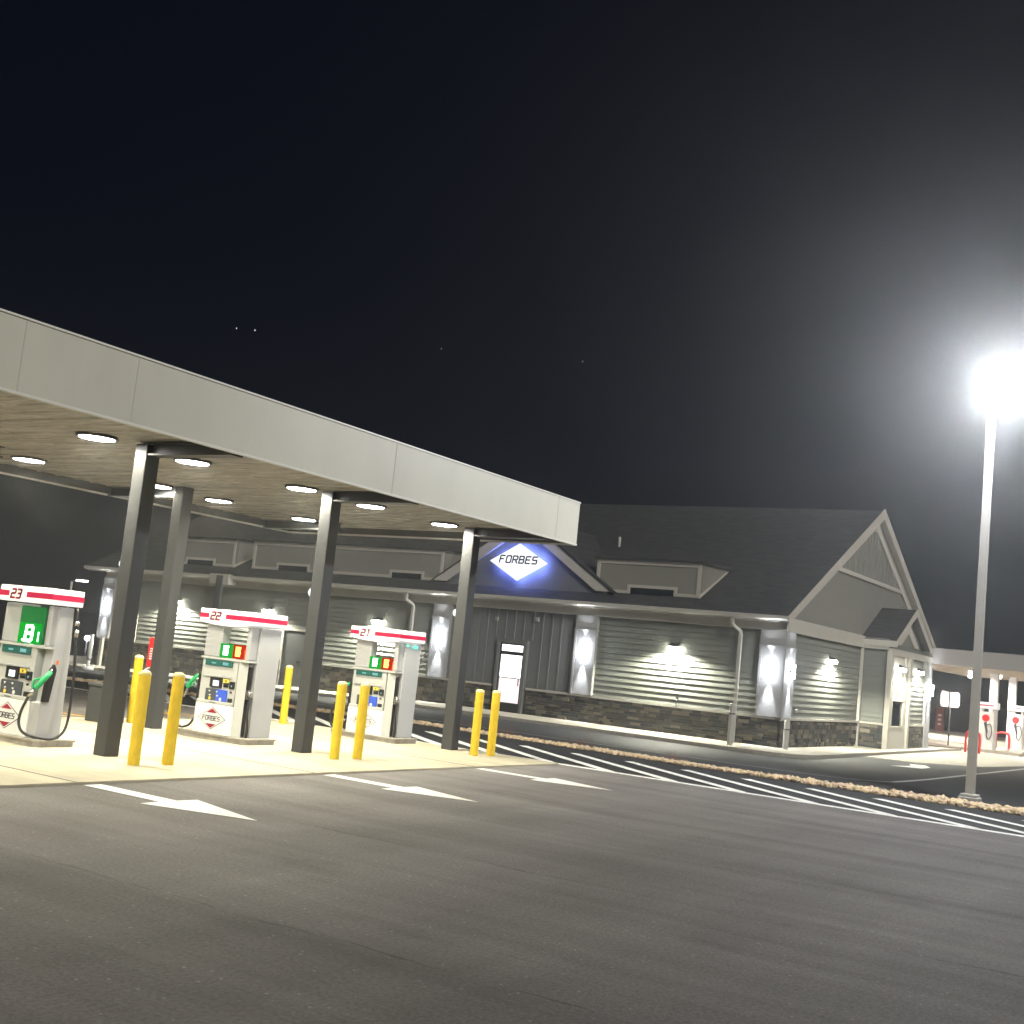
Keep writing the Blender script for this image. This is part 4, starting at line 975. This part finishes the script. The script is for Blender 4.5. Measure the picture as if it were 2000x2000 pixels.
# ================================================================ FAR RIGHT CANOPY
c2 = thing('far_canopy', 'distant lit canopy behind the lamp post with white columns', 'canopy', (61, 6, 0)); O = (61, 6, 0)
mb = MB(O); mb.box(52.2, 52.3, -16, 14.6, 3.46, 4.12); mb.box(52.3, 70.9, 14.5, 14.6, 3.46, 4.12); mb.box(52.3, 71, -16, 14.5, 3.9, 4.05); mb.box(70.9, 71, -16, 14.6, 3.46, 4.12); mb.build('fascia', mat('grey_fascia', (.30, .28, .27), .6), c2)
mb = MB(O); mb.box(52.3, 70.9, -16, 14.5, 3.46, 3.52); mb.build('soffit', mat('cream_soffit', (.72, .62, .50), .5), c2)
for x in (59.3, 63.3):
    for y in (10.9 if x < 60 else 10.8, 4.0, -3):
        mb = MB(O); mb.box(x-.17, x+.17, y-.17, y+.17, 0-.1, 3.46); mb.build('column', M['white'], c2)
for x, y in ((58.9, 11.75), (62.0, 11.35), (56, 8), (66, 8), (56, 3), (66, 3), (61, -2), (67, 13.4), (57, 13.4)):
    tt = thing('canopy_light', 'small light under the distant canopy', 'light', (x, y, 3.44), group='lights under the distant canopy')
    mb = MB((x, y, 3.44)); mb.lathe((x, y, 3.44), [(.24, 0), (.24, -.10), (.15, -.14), (0, -.14)], 14); mb.build('lens', M['led'], tt)
    area('far_canopy_beam', (x, y, 3.26), (0, 0, 0), .5, 260, (1, .93, .84), 170)
def far_pump(x, y, label, num):
    t = thing('fuel_pump', label, 'fuel pump', (x, y, -.1), group='red and white pumps under the distant canopy'); O = (x, y, -.1)
    mb = MB(O); mb.box(x-.3, x+.3, y-.32, y+.32, .0, 1.7); mb.box(x-.27, x+.27, y-.30, y-.2, 1.7, 2.0); mb.box(x-.27, x+.27, y+.2, y+.30, 1.7, 2.0); mb.build('body', M['pump_white'], t, bevel=.03)
    mb = MB(O); mb.box(x-.33, x+.33, y-.45, y+.40, 1.84, 2.12); mb.build('header', M['pump_head'], t, bevel=.02)
    mb = MB(O); mb.box(x-.336, x-.33, y-.30, y+.36, 1.96, 2.01); mb.build('red_stripe', M['pump_red'], t)
    mb = MB(O); mb.cyl((x-.31, y+.02, 1.42), (x-.3, y+.02, 1.42), .16, n=20); mb.build('red_disc', M['lightred'], t)
    mb = MB(O); mb.prism([(y-.02, 1.28), (y+.10, 1.2), (y-.02, .8), (y-.10, .75)], 'x', x-.306, x-.3); mb.build('dark_panel', M['dark_panel'], t)
    mb = MB(O); mb.tube([(x-.34, y-.05, 1.1), (x-.36, y-.2, 1.15), (x-.36, y-.27, .8), (x-.35, y-.18, .5), (x-.34, y-.06, .6), (x-.34, y-.04, .95)], .02, 8); mb.build('hose', M['rubber'], t)
    mb = MB(O); mb.box(x-.31, x-.3, y+.12, y+.28, .1, .7); mb.build('lower_panel', M['pump_silver'], t)
far_pump(58.7, 11.02, 'left red and white pump under the distant canopy', 1)
far_pump(63.4, 10.55, 'right red and white pump under the distant canopy', 2)
for k, (x, y, l) in enumerate(((55.4, 10.95, 'red hoop rail left of the distant pumps'), (60.9, 10.72, 'red hoop rail between the two distant pumps'), (63.9, 9.75, 'red hoop rail at the right edge of the photo'))):
    mb = MB((x, y, 0)); mb.tube([(x, y+.28, -.1), (x, y+.28, .6), (x, y+.18, .78), (x, y-.18, .78), (x, y-.28, .6), (x, y-.28, -.1)], .05, 8, 4); o = mb.build('hoop_rail', M['red']); o.location = (x, y, 0); tag(o, l, 'rail', 'red hoop rails by the distant pumps')
mb = MB((62.0, 11, 0)); mb.box(57.7, 66.2, 9.4, 11.9, -.1, .04); o = mb.build('pump_island', M['concrete']); o.location = (62.0, 11, 0); tag(o, 'pale island under the distant pumps', 'pump island')
# small two-panel sign on a pole, red banner behind
t = thing('panel_sign', 'pale two-panel sign on a thin pole beyond the store', 'sign', (60, 12.95, 0)); O = (60, 12.95, 0)
mb = MB(O); mb.cyl((60, 12.95, -.1), (60, 12.95, 2.4), .035); mb.build('pole', M['bin'], t)
mb = MB(O); mb.prism([(13.40, 1.85), (13.33, 1.72), (13.02, 1.72), (13.02, 2.42), (13.33, 2.48), (13.40, 2.3)], 'x', 59.9, 59.96); mb.prism([(12.52, 1.85), (12.58, 1.72), (12.96, 1.72), (12.96, 2.42), (12.6, 2.44), (12.52, 2.3)], 'x', 59.9, 59.96); mb.build('panel', mat('pale_panel', (.6, .5, .5), .5, emit=(.9, .75, .76), es=.06), t)
mb = MB(O); mb.box(59.88, 59.9, 13.04, 13.38, 2.13, 2.3); mb.box(59.88, 59.9, 12.54, 12.94, 2.13, 2.28); mb.build('panel_band', M['white'], t)
t = thing('red_banner', 'dark red upright banner behind the two-panel sign', 'banner', (72, 16.1, 0)); O = (72, 16.1, 0)
mb = MB(O); mb.box(71.97, 72.03, 15.85, 16.3, .25, 1.6); mb.build('cloth', mat('dark_red_cloth', (.07, .008, .012), .7), t)
mb = MB(O)
for z in (.6, .85, 1.1): mb.box(71.95, 71.97, 15.98, 16.16, z, z+.12)
mb.build('pale_marks', M['pole'], t)
# bright lot beyond
mb = MB(); mb.prism([(66, 12), (66, 26), (80, 28), (80, 8)], 'z', -.3, -.06); o = mb.build('far_forecourt', M['concrete']); tag(o, 'pale lit concrete beyond the store', None, None, 'structure')
area('unseen_forecourt_light', (73, 17, 6), (0, 0, 0), .6, 1500, (1, .95, .8), 120)  # unseen light over the far lot, without a modelled fixture
mb = MB(); mb.prism(arc(56.2, 13.2, 1.6, 180, 340, 10)+[(59, 14.2), (56, 14.8)], 'z', -.4, .04); o = mb.build('planting_bed', mat('mulch', (.10, .075, .055), .9, var=.3, scale=8, bump=.8, bscale=15)); tag(o, 'low dark bed at the right end of the store', None, None, 'structure')

# ================================================================ FAR LEFT
mb = MB(); mb.prism([(33.0, 58), (34.35, 58), (34.35, 46), (33.0, 38.6), (32.2, 38.6)], 'z', -.6, -.02) if False else None
for x, y, h, l in ((33.4, 42.8, 1.05, 'left of the two white posts beyond the store end'), (34.0, 41.9, 1.10, 'white stand pipe with fittings left of the nearest column')):
    t = thing('white_post', l, 'post', (x, y, G(x, y))); O = (x, y, 0); z0 = G(x, y)
    mb = MB((x, y, z0)); mb.cyl((x, y, z0+.05 if h < 1.07 else z0+.4), (x, y, h), .09, n=12); mb.build('pipe', M['white'], t)
    mb = MB((x, y, z0)); mb.cyl((x, y, z0), (x, y, z0+.14), .24, n=12)
    if h > 1.07: mb.cyl((x, y, z0+.1), (x, y, z0+.42), .07, n=10); mb.cyl((x-.1, y-.2, z0+.55), (x+.1, y+.2, z0+.55), .07, n=10)
    mb.build('base', M['white'], t)
mb = MB((36.0, 49.0, 0)); mb.box(31, 40, 46.8, 47.1, -.8, -.05); o = mb.build('far_kerb', M['kerb']); o.location = (36, 49, 0); tag(o, 'pale kerb beyond the store end', None, None, 'structure')
t = thing('street_lamp', 'small distant street lamp above pump 23 header', 'street lamp', (60, 77.1, -.8)); O = (60, 77.1, -.8)
mb = MB(O); mb.cyl((60, 77.2, -.8), (60, 77.1, 4.2), .09, n=8); mb.build('pole', M['pole'], t)
mb = MB(O); mb.cyl((60, 77.1, 4.18), (60, 76.1, 4.25), .06, n=8); mb.build('arm', M['pole'], t)
mb = MB(O); mb.box(59.8, 60.2, 75.5, 76.4, 4.2, 4.34); mb.build('lamp_head', M['far_lamp'], t)
t = thing('yard_light', 'small white floodlight beyond the store end', 'light', (39.5, 49.0, 0)); O = (39.5, 49.0, 0)
mb = MB(O); mb.cyl((39.5, 49, -.6), (39.5, 49, .62), .05, n=8); mb.build('pole', M['bin'], t)
mb = MB(O); mb.lathe((39.5, 49, .74), [(0, -.13), (.1, -.09), (.14, 0), (.1, .09), (0, .13)], 12); mb.build('lens', M['led'], t)
point('yard_light_glow', (39.1, 48.6, .75), 60, (1, 1, .95), .1)

# added mist imitating lens glow round the lamps
hz = MB(); hz.box(-70, 112, -60, 112, -3.6, 13)
ho = hz.build('glow_volume', []); tag(ho, 'added mist glowing round the lamps', 'glow_volume', None, 'stuff')
hm = bpy.data.materials.new('glow_veil'); hm.use_nodes = True; hn = hm.node_tree; hn.nodes.clear()
pv = hn.nodes.new('ShaderNodeVolumePrincipled'); pv.inputs['Color'].default_value = (.95, .97, 1, 1); pv.inputs['Density'].default_value = GLOW_DENSITY; pv.inputs['Anisotropy'].default_value = .85
ho2 = hn.nodes.new('ShaderNodeOutputMaterial'); hn.links.new(pv.outputs[0], ho2.inputs['Volume']); ho.data.materials.append(hm)

# stars
r_ = r2; 
for k, (u, v) in enumerate(((462, 641), (498, 645), (862, 681), (1138, 706))):
    d = (r2*(u-1000)/f_px-u2*(v-1000)/f_px+fw).normalized()*1500; p = Vector((0, 0, CAMZ))+d
    mb = MB(p); mb.lathe(p, [(0, -1.1), (.5, -.5), (.62, 0), (.5, .5), (0, 1.1)], 8)
    o = mb.build('star', M['star']); o.location = p
    tag(o, ['leftmost of the four stars above the canopy', 'second star from the left, close to the leftmost', 'star high above the middle of the canopy', 'rightmost star, above the gap before the lamp'][k], 'star', 'stars in the night sky')
